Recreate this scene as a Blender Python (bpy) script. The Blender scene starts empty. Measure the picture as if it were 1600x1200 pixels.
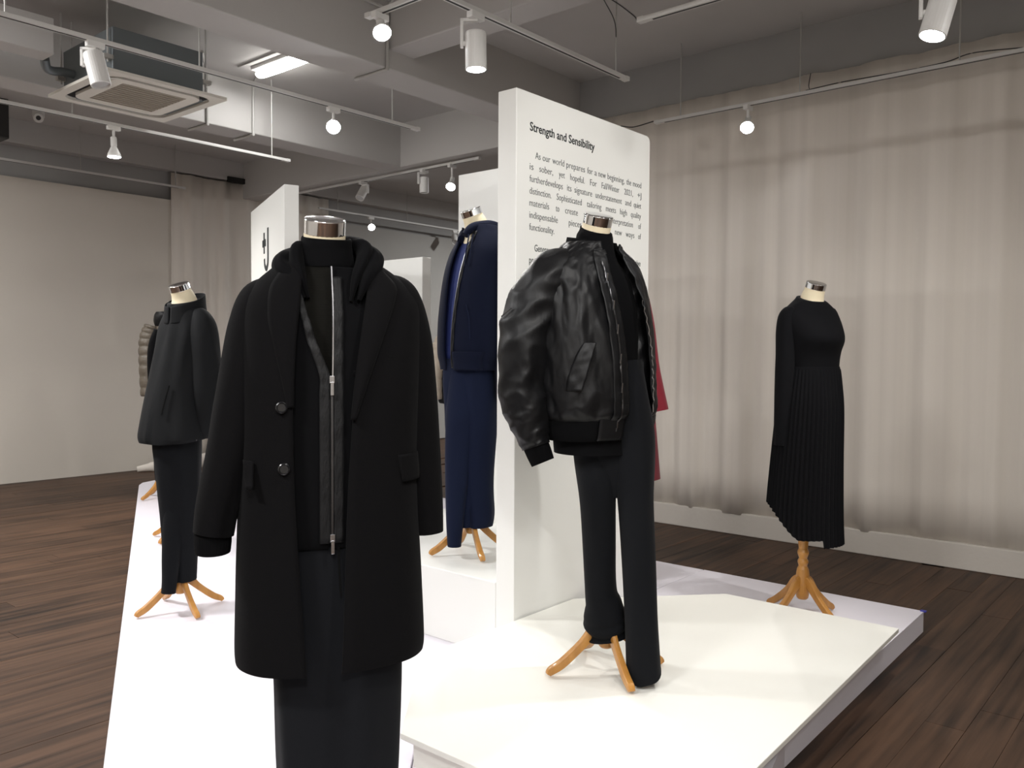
import bpy, bmesh, math, random
from mathutils import Vector, Matrix, noise
random.seed(7)
D = bpy.data
SC = bpy.context.scene
COL = SC.collection
PI = math.pi

# ------------------------------------------------------------------ camera
cam_d = D.cameras.new('camera'); cam = D.objects.new('camera', cam_d); COL.objects.link(cam)
cam_d.sensor_fit = 'HORIZONTAL'; cam_d.sensor_width = 36.0
cam_d.lens = 1322.445 / 1600 * 36.0
cam_d.clip_start = 0.05; cam_d.clip_end = 60
RX = Vector((0.64887, 0.02527, -0.76047))       # rows: world axes in camera axes
RY = Vector((-0.76087, 0.02891, -0.64825))
RZ = Vector((0.0056, 0.99926, 0.03798))
rot = Matrix((RX, RY, RZ)).to_quaternion().to_matrix()
cam.matrix_world = Matrix.Translation((0, 0, 1.32)) @ rot.to_4x4()
SC.camera = cam

# ------------------------------------------------------------------ world / exposure
W = D.worlds.new('world'); SC.world = W; W.use_nodes = True
W.node_tree.nodes['Background'].inputs[0].default_value = (0.9, 0.95, 1, 1)
W.node_tree.nodes['Background'].inputs[1].default_value = 0.05
vs = SC.view_settings
vs.view_transform = 'Standard'; vs.look = 'None'; vs.gamma = 1.0; vs.use_curve_mapping = False
vs.exposure = 0.84
SPOT_W = 0.56        # overall scale of the spot lamps
TUBE_W = 0.85        # overall scale of the ceiling tubes, added fill included

# ------------------------------------------------------------------ materials
MAT = {}
def mat(name, col, rough=0.6, metal=0.0, emit=None, es=0.0, spec=0.5, sheen=0.0, bump=None, var=None, coat=0.0):
    """bump=(kind, scale, strength) ; var=(kind, scale, colour2, lo, hi)"""
    m = D.materials.new(name); m.use_nodes = True
    nt = m.node_tree; b = nt.nodes['Principled BSDF']
    b.inputs['Base Color'].default_value = (*col, 1)
    b.inputs['Roughness'].default_value = rough
    b.inputs['Metallic'].default_value = metal
    b.inputs['Specular IOR Level'].default_value = spec
    b.inputs['Sheen Weight'].default_value = sheen
    b.inputs['Coat Weight'].default_value = coat
    if emit:
        b.inputs['Emission Color'].default_value = (*emit, 1)
        b.inputs['Emission Strength'].default_value = es
    tc = None
    def coord(sc):
        nonlocal tc
        if tc is None: tc = nt.nodes.new('ShaderNodeTexCoord')
        mp = nt.nodes.new('ShaderNodeMapping'); nt.links.new(tc.outputs['Object'], mp.inputs[0])
        mp.inputs['Scale'].default_value = sc if hasattr(sc, '__len__') else (sc, sc, sc)
        return mp.outputs[0]
    def tex(kind, sc):
        if kind == 'wave':
            t = nt.nodes.new('ShaderNodeTexWave'); t.inputs['Scale'].default_value = 1
            t.inputs['Distortion'].default_value = 3
        elif kind == 'voronoi':
            t = nt.nodes.new('ShaderNodeTexVoronoi'); t.inputs['Scale'].default_value = 1
        else:
            t = nt.nodes.new('ShaderNodeTexNoise'); t.inputs['Scale'].default_value = 1
            t.inputs['Detail'].default_value = 5
        nt.links.new(coord(sc), t.inputs['Vector'])
        return t.outputs['Distance'] if kind == 'voronoi' else t.outputs[0]
    if var:
        kind, sc, c2, lo, hi = var
        r = nt.nodes.new('ShaderNodeMapRange'); nt.links.new(tex(kind, sc), r.inputs[0])
        r.inputs[1].default_value = lo; r.inputs[2].default_value = hi
        mx = nt.nodes.new('ShaderNodeMix'); mx.data_type = 'RGBA'
        nt.links.new(r.outputs[0], mx.inputs[0])
        mx.inputs[6].default_value = (*col, 1); mx.inputs[7].default_value = (*c2, 1)
        nt.links.new(mx.outputs[2], b.inputs['Base Color'])
    if bump:
        kind, sc, st = bump
        bp = nt.nodes.new('ShaderNodeBump'); bp.inputs['Strength'].default_value = st
        bp.inputs['Distance'].default_value = 0.01
        nt.links.new(tex(kind, sc), bp.inputs['Height']); nt.links.new(bp.outputs[0], b.inputs['Normal'])
    MAT[name] = m
    return m

mat('ceiling_paint', (0.46, 0.445, 0.43), 0.8, var=('noise', 1.2, (0.42, 0.405, 0.39), 0.3, 0.7), bump=('noise', 60, 0.05))
mat('beam_paint', (0.46, 0.445, 0.43), 0.8, bump=('noise', 40, 0.06))
mat('wall_grey', (0.34, 0.335, 0.325), 0.85, var=('noise', 2.0, (0.31, 0.305, 0.30), 0.3, 0.7))
mat('wall_board', (0.62, 0.575, 0.51), 0.75, var=('noise', 0.8, (0.58, 0.535, 0.475), 0.3, 0.7))
mat('wall_light_grey', (0.36, 0.35, 0.33), 0.8, var=('noise', 1.5, (0.33, 0.32, 0.3), 0.3, 0.7))
mat('curtain_cloth', (0.74, 0.685, 0.62), 0.9, var=('noise', (1, 7, 0.03), (0.64, 0.59, 0.53), 0.35, 0.68), bump=('noise', (300, 300, 300), 0.05))  # upright colour streaks stand for pleat shading and overlapping cloth
mat('plaster_white', (0.58, 0.54, 0.49), 0.8, bump=('noise', 30, 0.15))
mat('panel_white', (0.80, 0.80, 0.77), 0.45)
mat('plinth_cream', (0.84, 0.83, 0.77), 0.5, bump=('noise', 8, 0.02))
mat('platform_lavender', (0.80, 0.77, 0.83), 0.4, bump=('noise', 4, 0.03))
mat('platform_side', (0.50, 0.48, 0.50), 0.6)
mat('seam_grey', (0.55, 0.53, 0.56), 0.6)
mat('letter_black', (0.02, 0.025, 0.025), 0.6)
mat('letter_grey', (0.07, 0.078, 0.078), 0.6)
mat('chrome', (0.75, 0.76, 0.78), 0.06, 1.0)
mat('cream_neck', (0.80, 0.70, 0.50), 0.5)
mat('pine_wood', (0.50, 0.235, 0.05), 0.38, var=('noise', (40, 40, 4), (0.40, 0.175, 0.032), 0.35, 0.7), coat=0.3)
mat('wool_black', (0.0042, 0.0040, 0.0044), 0.92, sheen=0.015, bump=('noise', 500, 0.15), spec=0.06)
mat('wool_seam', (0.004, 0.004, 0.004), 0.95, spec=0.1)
mat('jersey_black', (0.0035, 0.0035, 0.004), 0.95, sheen=0.01, bump=('noise', 700, 0.1), spec=0.06)
mat('knit_dark', (0.0065, 0.0062, 0.0052), 0.95, sheen=0.02, bump=('wave', (0, 0, 260), 0.25), spec=0.06)
mat('rib_black', (0.0045, 0.0045, 0.005), 0.95, bump=('wave', (190, 190, 0), 0.5), spec=0.06)
mat('ribbon_black', (0.006, 0.006, 0.0065), 0.6, spec=0.25, bump=('noise', (60, 60, 25), 0.5))
mat('trouser_black', (0.006, 0.0065, 0.008), 0.85, sheen=0.02, bump=('noise', 600, 0.1), spec=0.10)
mat('crepe_black', (0.004, 0.004, 0.005), 0.9, sheen=0.01, bump=('noise', 500, 0.1), spec=0.10)
mat('cotton_black', (0.0055, 0.006, 0.007), 0.75, sheen=0.01, bump=('noise', (14, 14, 7), 0.35), spec=0.15)
mat('nylon_black', (0.0048, 0.0048, 0.0054), 0.46, bump=('noise', (26, 26, 12), 0.25), spec=0.26)
mat('navy_jersey', (0.0042, 0.0060, 0.0165), 0.9, sheen=0.02, bump=('noise', 500, 0.12), spec=0.10)
mat('navy_cotton', (0.0062, 0.0095, 0.026), 0.85, sheen=0.02, bump=('noise', (12, 12, 4), 0.25), spec=0.10)
mat('blue_lining', (0.010, 0.02, 0.11), 0.75)
mat('red_wool', (0.20, 0.006, 0.018), 0.85, sheen=0.1, bump=('noise', 500, 0.1))
mat('puffer_taupe', (0.10, 0.082, 0.062), 0.42, bump=('noise', (30, 30, 60), 0.5))
mat('puffer_beige', (0.42, 0.36, 0.29), 0.5, bump=('noise', (30, 30, 60), 0.4))
mat('zip_steel', (0.55, 0.55, 0.57), 0.25, 1.0)
mat('zip_dark', (0.12, 0.12, 0.125), 0.35, 1.0)
mat('button_horn', (0.008, 0.008, 0.009), 0.22)
mat('lamp_white', (0.74, 0.73, 0.71), 0.45)
mat('lamp_glow', (1, 1, 1), 0.4, emit=(0.95, 0.97, 1.0), es=60)
mat('tube_glow', (1, 1, 1), 0.4, emit=(1.0, 0.99, 0.95), es=14)
mat('lens_off', (0.5, 0.5, 0.5), 0.2)
mat('track_white', (0.60, 0.59, 0.57), 0.45)
mat('slot_black', (0.015, 0.015, 0.015), 0.6)
mat('rod_grey', (0.42, 0.41, 0.39), 0.5)
mat('cable_black', (0.012, 0.012, 0.012), 0.5)
mat('ac_white', (0.70, 0.67, 0.61), 0.5)
mat('ac_grille', (0.34, 0.30, 0.25), 0.6, bump=('wave', (0, 90, 0), 0.4))
mat('ac_metal', (0.16, 0.18, 0.19), 0.45, 0.3)
mat('dark_plastic', (0.015, 0.014, 0.014), 0.5)
mat('black_gap', (0.01, 0.01, 0.01), 0.8)
mat('tape_blue', (0.05, 0.05, 0.35), 0.5)

# wood floor: colour varies plank by plank and along the grain
def wood_mat():
    m = D.materials.new('floor_wood'); m.use_nodes = True
    nt = m.node_tree; b = nt.nodes['Principled BSDF']
    tc = nt.nodes.new('ShaderNodeTexCoord'); oi = nt.nodes.new('ShaderNodeObjectInfo')
    mp = nt.nodes.new('ShaderNodeMapping'); mp.inputs['Scale'].default_value = (1.4, 26, 10)
    ad = nt.nodes.new('ShaderNodeVectorMath'); ad.operation = 'ADD'
    nt.links.new(tc.outputs['Object'], ad.inputs[0]); nt.links.new(oi.outputs['Location'], ad.inputs[1])
    nt.links.new(ad.outputs[0], mp.inputs[0])
    n = nt.nodes.new('ShaderNodeTexNoise'); n.inputs['Scale'].default_value = 1; n.inputs['Detail'].default_value = 7
    nt.links.new(mp.outputs[0], n.inputs[0])
    n2 = nt.nodes.new('ShaderNodeTexNoise'); n2.inputs['Scale'].default_value = 1.1; n2.inputs['Detail'].default_value = 4
    nt.links.new(ad.outputs[0], n2.inputs[0])
    r = nt.nodes.new('ShaderNodeValToRGB'); e = r.color_ramp.elements
    e[0].position = 0.28; e[0].color = (0.014, 0.0085, 0.006, 1)
    e[1].position = 0.75; e[1].color = (0.092, 0.050, 0.030, 1)
    s = nt.nodes.new('ShaderNodeMath'); s.operation = 'MULTIPLY_ADD'
    nt.links.new(oi.outputs['Random'], s.inputs[0]); s.inputs[1].default_value = 0.16; nt.links.new(n.outputs[0], s.inputs[2])
    s2 = nt.nodes.new('ShaderNodeMath'); s2.operation = 'MULTIPLY_ADD'
    nt.links.new(n2.outputs[0], s2.inputs[0]); s2.inputs[1].default_value = 0.7; nt.links.new(s.outputs[0], s2.inputs[2])
    s3 = nt.nodes.new('ShaderNodeMath'); s3.operation = 'SUBTRACT'; nt.links.new(s2.outputs[0], s3.inputs[0]); s3.inputs[1].default_value = 0.38
    nt.links.new(s3.outputs[0], r.inputs[0]); nt.links.new(r.outputs[0], b.inputs['Base Color'])
    b.inputs['Roughness'].default_value = 0.5; b.inputs['Specular IOR Level'].default_value = 0.2
    bp = nt.nodes.new('ShaderNodeBump'); bp.inputs['Strength'].default_value = 0.12; bp.inputs['Distance'].default_value = 0.01
    nt.links.new(n.outputs[0], bp.inputs['Height']); nt.links.new(bp.outputs[0], b.inputs['Normal'])
    MAT['floor_wood'] = m
wood_mat()

# ------------------------------------------------------------------ object helpers
def link_mesh(name, bm, material, parent=None, smooth=False, solid=0.0, sub=0, bev=0.0):
    me = D.meshes.new(name)
    bmesh.ops.recalc_face_normals(bm, faces=bm.faces)
    bm.to_mesh(me); bm.free()
    o = D.objects.new(name, me); COL.objects.link(o)
    me.materials.append(MAT[material])
    if smooth:
        me.polygons.foreach_set('use_smooth', [True] * len(me.polygons))
        md = o.modifiers.new('edges', 'EDGE_SPLIT'); md.split_angle = math.radians(62); md.use_edge_sharp = False
    if bev:
        md = o.modifiers.new('bevel', 'BEVEL'); md.width = bev; md.segments = 2; md.limit_method = 'ANGLE'
    if solid:
        md = o.modifiers.new('solid', 'SOLIDIFY'); md.thickness = abs(solid); md.offset = 1 if solid > 0 else -1
    if sub:
        md = o.modifiers.new('sub', 'SUBSURF'); md.levels = sub; md.render_levels = sub
    if parent is not None:
        o.parent = parent
    return o
def tag(o, label, cat, group=None):
    o['label'] = label; o['category'] = cat
    if group: o['group'] = group
    return o
def thing(name, label, cat, loc=(0, 0, 0), rz=0.0, group=None):
    o = D.objects.new(name, None); COL.objects.link(o); o.empty_display_size = 0.1
    o.location = loc; o.rotation_euler = (0, 0, rz)
    return tag(o, label, cat, group)
def struct(o):
    o['kind'] = 'structure'; return o
def bx(bm, x0, x1, y0, y1, z0, z1, M=None):
    v = [bm.verts.new((x, y, z)) for z in (z0, z1) for y in (y0, y1) for x in (x0, x1)]
    for f in ((0, 2, 3, 1), (4, 5, 7, 6), (0, 1, 5, 4), (2, 6, 7, 3), (0, 4, 6, 2), (1, 3, 7, 5)):
        bm.faces.new([v[i] for i in f])
    if M is not None: bmesh.ops.transform(bm, matrix=M, verts=v)
    return bm
def box(x0, x1, y0, y1, z0, z1, M=None):
    return bx(bmesh.new(), x0, x1, y0, y1, z0, z1, M)
def prism(pts, z0, z1):
    bm = bmesh.new()
    a = [bm.verts.new((x, y, z0)) for x, y in pts]; b = [bm.verts.new((x, y, z1)) for x, y in pts]
    bm.faces.new(a[::-1]); bm.faces.new(b)
    for i in range(len(pts)):
        j = (i + 1) % len(pts); bm.faces.new((a[i], a[j], b[j], b[i]))
    return bm
def lathe(prof, n=24, M=None, bm=None):
    bm = bm or bmesh.new(); rows = []; allv = []
    for r, z in prof:
        row = [bm.verts.new((r * math.cos(2 * PI * i / n), r * math.sin(2 * PI * i / n), z)) for i in range(n)]
        rows.append(row); allv += row
    for a, b in zip(rows, rows[1:]):
        for i in range(n): bm.faces.new((a[i], a[(i + 1) % n], b[(i + 1) % n], b[i]))
    bm.faces.new(rows[0][::-1]); bm.faces.new(rows[-1])
    if M is not None: bmesh.ops.transform(bm, matrix=M, verts=allv)
    return bm
def catmull(keys, t):
    n = len(keys) - 1; f = min(max(t, 0), 1) * n; i = min(int(f), n - 1); u = f - i
    p0 = keys[max(i - 1, 0)]; p1 = keys[i]; p2 = keys[i + 1]; p3 = keys[min(i + 2, n)]
    return [0.5 * (2 * b + (c - a) * u + (2 * a - 5 * b + 4 * c - d) * u * u + (3 * b - a - 3 * c + d) * u ** 3)
            for a, b, c, d in zip(p0, p1, p2, p3)]
def sgp(v, p): return math.copysign(abs(v) ** p, v)
def nz(x, y, z): return noise.noise(Vector((x, y, z)))

def loft(keys, nu=48, nv=40, yaw=0.0, arc=None, disp=None, zf=None, caps=True):
    """keys: (z, cx, cy, rx, ry, e) rings bottom to top. theta 0 = front (-y)."""
    bm = bmesh.new(); rows = []
    cy_, sy_ = math.cos(yaw), math.sin(yaw)
    for j in range(nv + 1):
        t = j / nv; z, cx, cy, rx, ry, e = catmull(keys, t)
        a0, a1 = arc(t) if arc else (0, 2 * PI)
        m = nu if not arc else nu + 1
        row = []
        for i in range(m):
            th = a0 + (a1 - a0) * i / nu
            u = rx * sgp(math.sin(th), 2 / e); v = -ry * sgp(math.cos(th), 2 / e)
            if disp:
                d = disp(th, t); r = math.hypot(u, v) or 1; u += u / r * d; v += v / r * d
            zz = z + (zf(th, t) if zf else 0)
            row.append(bm.verts.new((cx + u * cy_ - v * sy_, cy + u * sy_ + v * cy_, zz)))
        rows.append(row)
    for a, b in zip(rows, rows[1:]):
        k = len(a)
        for i in range(k if not arc else k - 1):
            bm.faces.new((a[i], a[(i + 1) % k], b[(i + 1) % k], b[i]))
    if caps and not arc:
        bm.faces.new(rows[0][::-1]); bm.faces.new(rows[-1])
    return bm
def surf(keys, z, u, yaw=0.0, off=0.0, side=1):
    """point of a loft's front at height z and lateral offset u"""
    lo, hi = 0.0, 1.0
    for _ in range(30):
        mid = (lo + hi) / 2
        if catmull(keys, mid)[0] < z: lo = mid
        else: hi = mid
    _, cx, cy, rx, ry, e = catmull(keys, lo)
    rx += off; ry += off
    q = min(abs(u) / rx, 0.999)
    v = -ry * (1 - q ** e) ** (1 / e) * side
    c, s = math.cos(yaw), math.sin(yaw)
    return (cx + u * c - v * s, cy + u * s + v * c, z)
def strip(keys, rows, yaw=0.0, off=0.006, nc=6, nr=16, side=1, ofn=None):
    """patch laid on a loft: rows (z, u0, u1)"""
    bm = bmesh.new(); g = []
    for j in range(nr + 1):
        z, u0, u1 = catmull(rows, j / nr)
        g.append([bm.verts.new(surf(keys, z, u0 + (u1 - u0) * i / nc, yaw, off + (ofn(i / nc, j / nr) if ofn else 0), side)) for i in range(nc + 1)])
    for a, b in zip(g, g[1:]):
        for i in range(nc): bm.faces.new((a[i], a[i + 1], b[i + 1], b[i]))
    return bm
def tube(keys, nu=20, nv=24, e=2.0, disp=None, caps=True, up=None, bm=None):
    """keys: (x, y, z, ra, rb) along a path; ra lies across 'up', rb along it"""
    bm = bm or bmesh.new(); pts = [catmull(keys, j / nv) for j in range(nv + 1)]; rows = []
    ref = Vector(up) if up else Vector((0, 1, 0))
    for j, p in enumerate(pts):
        c = Vector(p[:3])
        d = Vector(pts[min(j + 1, nv)][:3]) - Vector(pts[max(j - 1, 0)][:3])
        if d.length < 1e-9: d = Vector((0, 0, 1))
        d.normalize()
        a = d.cross(ref)
        if a.length < 1e-4: a = d.cross(Vector((1, 0, 0)))
        a.normalize(); b = a.cross(d).normalized()
        row = []
        for i in range(nu):
            th = 2 * PI * i / nu
            ra, rb = p[3], p[4]
            k = 1 + (disp(th, j / nv) if disp else 0)
            row.append(bm.verts.new(c + a * (ra * k * sgp(math.cos(th), 2 / e)) + b * (rb * k * sgp(math.sin(th), 2 / e))))
        rows.append(row)
    for a, b in zip(rows, rows[1:]):
        for i in range(nu): bm.faces.new((a[i], a[(i + 1) % nu], b[(i + 1) % nu], b[i]))
    if caps: bm.faces.new(rows[0][::-1]); bm.faces.new(rows[-1])
    return bm
def wire(pts, r, n=6, nv=None, bm=None):
    return tube([(*p, r, r) for p in pts], n, nv or max(4, 4 * (len(pts) - 1)), bm=bm)
def poly_tube(pts, r, n=8, bm=None):
    """straight pieces with hard bends"""
    bm = bm or bmesh.new()
    for p, q in zip(pts, pts[1:]):
        p, q = Vector(p), Vector(q); d = q - p
        M = Matrix.Translation(p) @ d.to_track_quat('Z', 'Y').to_matrix().to_4x4()
        lathe([(r, -r * 0.6), (r, d.length + r * 0.6)], n, M, bm)
    return bm

# ================================================================== SETTING
ZC = 3.55; ZS = 3.13
floor = struct(link_mesh('floor', box(-3, 12, -4, 9.3, -0.12, -0.012), 'floor_wood'))
# planks
PW = 0.13
plank_me = {}
for L in (1.7, 2.1, 2.5):
    bm = box(0, L - 0.0015, 0, PW - 0.0014, -0.014, 0)
    me = D.meshes.new('plank'); bmesh.ops.recalc_face_normals(bm, faces=bm.faces); bm.to_mesh(me); bm.free(); me.materials.append(MAT['floor_wood']); plank_me[L] = me
cnt = 0; y = -0.75; row = 0
while y < 9.1:
    x = -0.9 - random.random() * 1.6
    x1 = 5.68
    while x < x1 - 0.01 and cnt < 298:
        L = random.choice((1.7, 2.1, 2.5, 2.5))
        if not (x + L < 0.10 * y - 0.3 or x + L > x1 + 0.02 and False):
            o = D.objects.new('plank', plank_me[L]); COL.objects.link(o); o.parent = floor
            o.location = (x, y, random.uniform(-0.0012, 0.0))
            cnt += 1
        x += L
    y += PW; row += 1

struct(link_mesh('ceiling', box(-3, 12, -4, 9.3, ZC, ZC + 0.15), 'ceiling_paint'))
# beams
def beam(n, x0, x1, y0, y1, z0=ZS):
    return struct(link_mesh('trim_%d' % n, box(x0, x1, y0, y1, z0, ZC + 0.02), 'beam_paint', bev=0.008))
beam(1, -3, 5.69, 4.18, 4.49)
beam(2, -3, 5.69, 6.29, 6.57)
beam(3, 3.67, 3.89, -4, 4.19, 3.25)
beam(4, 5.67, 5.88, 4.19, 9.21)
beam(5, -3, 12, 9.06, 9.21, 3.32)
# walls
wb = struct(link_mesh('wall_back', box(-3, 12, 9.2, 9.35, 0, ZC), 'wall_grey'))
struct(link_mesh('wall_right', box(5.76, 5.95, -4, 4.50, 0, ZC), 'wall_grey'))
struct(link_mesh('wall_left', box(-3.15, -3, -4, 9.3, 0, ZC), 'wall_board'))
struct(link_mesh('wall_front', box(-3, 12, -4.15, -4, 0, ZC), 'wall_board'))
struct(link_mesh('wall_far_right', box(12, 12.15, -4, 9.3, 0, ZC), 'wall_light_grey'))
# painted lower boards on the back wall
struct(link_mesh('wall_back_board', box(-3, 5.2, 9.12, 9.2, 0, 3.0), 'wall_board'))
struct(link_mesh('wall_back_light', box(7.0, 12, 9.15, 9.2, 0, 3.03), 'wall_light_grey'))
# dark recessed strip above the back curtain
struct(link_mesh('trim_6', box(5.45, 6.05, 9.03, 9.07, 3.30, 3.36), 'black_gap'))
struct(link_mesh('baseboard_right', box(5.71, 5.77, -4, 4.50, 0, 0.16), 'plaster_white', bev=0.006))

# curtains: folded cloth
def curtain(name, p0, p1, z0, z1, label, amp, seed, loose=0.0, nz_=10, top_j=0.006):
    """cloth from p0 to p1 (plan), folds pushed out to the left of the walking direction"""
    rs = random.Random(seed)
    p0 = Vector((*p0, 0)); p1 = Vector((*p1, 0)); d = p1 - p0; L = d.length; d.normalize(); nrm = Vector((-d.y, d.x, 0))
    n = int(L / 0.018); bm = bmesh.new(); rows = []
    ph = [rs.uniform(0, 6.28) for _ in range(6)]
    off = []
    for i in range(n + 1):
        s = L * i / n
        w = (0.5 + 0.5 * math.sin(s * 17 + 2.2 * math.sin(s * 2.3 + ph[0]) + ph[1])) ** 1.5 * (0.45 + 0.55 * (0.5 + 0.5 * math.sin(s * 1.9 + ph[2]))) \
            + 0.35 * (0.5 + 0.5 * math.sin(s * 41 + 3 * math.sin(s * 3.1 + ph[3]) + ph[4]))
        off.append((s, w))
    jit = [rs.uniform(-1, 1) * top_j for _ in range(n + 1)]
    for j in range(nz_ + 1):
        t = j / nz_; row = []
        for i, (s, w) in enumerate(off):
            k = amp * (0.55 + 0.45 * (1 - t)) * (1 + 0.2 * math.sin(3 * t + s))
            z = z0 + (z1 - z0) * t
            if j == nz_: z += sum(jit[max(0, i - 3):i + 4]) / 3
            sw = s + loose * math.sin(2 * t + s * 0.7)
            p = p0 + d * sw + nrm * (w * k)
            row.append(bm.verts.new((p.x, p.y, z)))
        rows.append(row)
    for a, b in zip(rows, rows[1:]):
        for i in range(n): bm.faces.new((a[i], a[i + 1], b[i + 1], b[i]))
    o = link_mesh(name, bm, 'curtain_cloth', smooth=True, solid=0.003)
    return tag(o, label, 'curtain')
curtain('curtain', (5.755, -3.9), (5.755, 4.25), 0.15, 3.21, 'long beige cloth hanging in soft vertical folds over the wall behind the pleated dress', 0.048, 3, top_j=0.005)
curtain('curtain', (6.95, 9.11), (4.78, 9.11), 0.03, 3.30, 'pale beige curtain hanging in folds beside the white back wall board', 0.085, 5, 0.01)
# cloth that bunches on the floor at the foot of the back curtain
tag(link_mesh('cloth_heap', tube([(4.3, 8.98, 0.03, 0.03, 0.03), (4.5, 8.90, 0.05, 0.06, 0.05), (4.75, 8.86, 0.06, 0.08, 0.06), (5.1, 8.86, 0.07, 0.09, 0.07), (5.5, 8.92, 0.04, 0.06, 0.04)],
    14, 40, disp=lambda th, t: 0.25 * nz(th * 1.5, t * 14, 1)), 'curtain_cloth', smooth=True), 'bunched end of pale cloth lying on the floor below the back curtain', 'cloth')

# ================================================================== PLATFORMS, PLINTHS, PANELS
t = thing('low_platform', 'thin lavender white platform sheet with a slanting edge under the front coat figure', 'platform', (1.5, 3.0, 0))
pts = [(0.27, 0.9), (1.66, 0.9), (1.66, 1.82), (2.135, 2.236), (3.735, 2.245), (3.735, 3.75), (5.3, 3.75), (5.3, 7.0), (4.75, 8.25), (4.10, 8.17), (3.93, 8.10), (3.838, 7.98)]
o = link_mesh('sheet', prism([(x - 1.5, y - 3.0) for x, y in pts], 0.001, 0.02), 'platform_lavender', t, bev=0.004)
# joints in the sheet, slightly raised
for p, q in (((1.80, 3.86), (2.62, 3.55)), ((2.46, 5.21), (3.2, 4.95))):
    bm = wire([(p[0] - 1.5, p[1] - 3, 0.0183), (q[0] - 1.5, q[1] - 3, 0.0183)], 0.0022)
    link_mesh('sheet_joint', bm, 'platform_lavender', t)

t = thing('platform', 'low lavender white platform carrying the pleated dress figure, sides in shade', 'platform', (3.3, 1.7, 0))
pts = [(4.30, 1.085), (4.30, 2.235), (2.14, 2.225), (1.67, 1.80), (1.67, 0.90), (2.30, 0.985), (2.58, 1.05)]
link_mesh('platform_top', prism([(x - 3.3, y - 1.7) for x, y in pts], 0.092, 0.10), 'platform_lavender', t)
link_mesh('platform_side', prism([(x - 3.3 + (0.002 if x < 3.3 else -0.002), y - 1.7 + (0.002 if y < 1.7 else -0.002)) for x, y in pts], 0.001, 0.0921), 'platform_lavender', t)
tag(link_mesh('platform', box(3.742, 4.30, 2.24, 3.74, 0.001, 0.10), 'platform_lavender', bev=0.003), 'low lavender white platform box behind the text panel under the red coat figure', 'platform')
tag(link_mesh('tape_scrap', box(4.285, 4.305, 1.075, 1.10, 0.098, 0.104), 'tape_blue'), 'small scrap of blue tape on the platform corner', 'tape')

t = thing('plinth', 'cream white plinth with cut corners under the bomber jacket figure', 'plinth', (2.6, 1.6, 0))
brd = [(1.65, 0.93), (3.63, 1.01), (3.62, 1.77), (3.085, 2.255), (2.13, 2.245), (1.65, 1.83)]
link_mesh('top_board', prism([(x - 2.6, y - 1.6) for x, y in brd], 0.182, 0.20), 'plinth_cream', t, bev=0.002)
link_mesh('base', prism([(x - 2.6, y - 1.6) for x, y in [(1.675, 1.1), (3.58, 1.1), (3.58, 1.75), (3.07, 2.22), (2.14, 2.22), (1.675, 1.80)]], 0.10, 0.183), 'plinth_cream', t)

blk = tag(link_mesh('plinth_block', box(2.67, 3.72, 2.362, 3.9, 0.02, 0.34), 'panel_white', bev=0.004), 'low white block under the navy hoodie figure', 'plinth')

# text panel
def rounded_face_panel(x0, x1, y0, y1, z0, z1, r=0.03):
    pts = [(x0, z0), (x1, z0)] + [(x1 - r + r * math.cos(a), z1 - r + r * math.sin(a)) for a in [i * PI / 12 for i in range(7)]] + [(x0, z1)]
    bm = bmesh.new()
    a = [bm.verts.new((x, y0, z)) for x, z in pts]; b = [bm.verts.new((x, y1, z)) for x, z in pts]
    bm.faces.new(a); bm.faces.new(b[::-1])
    for i in range(len(pts)):
        j = (i + 1) % len(pts); bm.faces.new((a[i], a[j], b[j], b[i]))
    return bm
tp = thing('text_panel', 'tall white freestanding panel printed with the Strength and Sensibility text', 'panel', (3.19, 2.31, 0.0))
link_mesh('board', rounded_face_panel(2.67 - 3.19, 3.708 - 3.19, -0.05, 0.05, 0.02, 2.40), 'panel_white', tp, bev=0.003)
def text_mesh(items, name, material, parent, org, thick=0.0008):
    """items: (string, x, z, height, width or None, weight)"""
    bmA = bmesh.new()
    for s, x, z, h, w, wt in items:
        cu = D.curves.new('t', 'FONT'); cu.body = s; cu.size = h / 0.69; cu.offset = wt; cu.extrude = thick; cu.resolution_u = 3
        ob = D.objects.new('t', cu); COL.objects.link(ob)
        bpy.context.view_layer.update()
        me = D.meshes.new_from_object(ob.evaluated_get(bpy.context.evaluated_depsgraph_get()))
        D.objects.remove(ob); D.curves.remove(cu)
        xs = [v.co.x for v in me.vertices]; mn, mx = min(xs), max(xs)
        sx = (w / (mx - mn)) if w else 0.78
        b2 = bmesh.new(); b2.from_mesh(me); D.meshes.remove(me)
        for v in b2.verts:
            cx, cz, cy = (v.co.x - mn) * sx, v.co.y, v.co.z
            v.co = Vector((x + cx - org[0], org[3] - cy - thick * 0.5 - org[1], z + cz - org[2]))
        tmp = D.meshes.new('tmp'); b2.to_mesh(tmp); b2.free(); bmA.from_mesh(tmp); D.meshes.remove(tmp)
    return link_mesh(name, bmA, material, parent)
ORG = (3.19, 2.31, 0.0, 2.26)
text_mesh([('Strength and Sensibility', 2.757, 2.243, 0.036, 0.468, 0.0007)], 'title_lettering', 'letter_black', tp, ORG)
XL, XR = 2.757, 3.632
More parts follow.
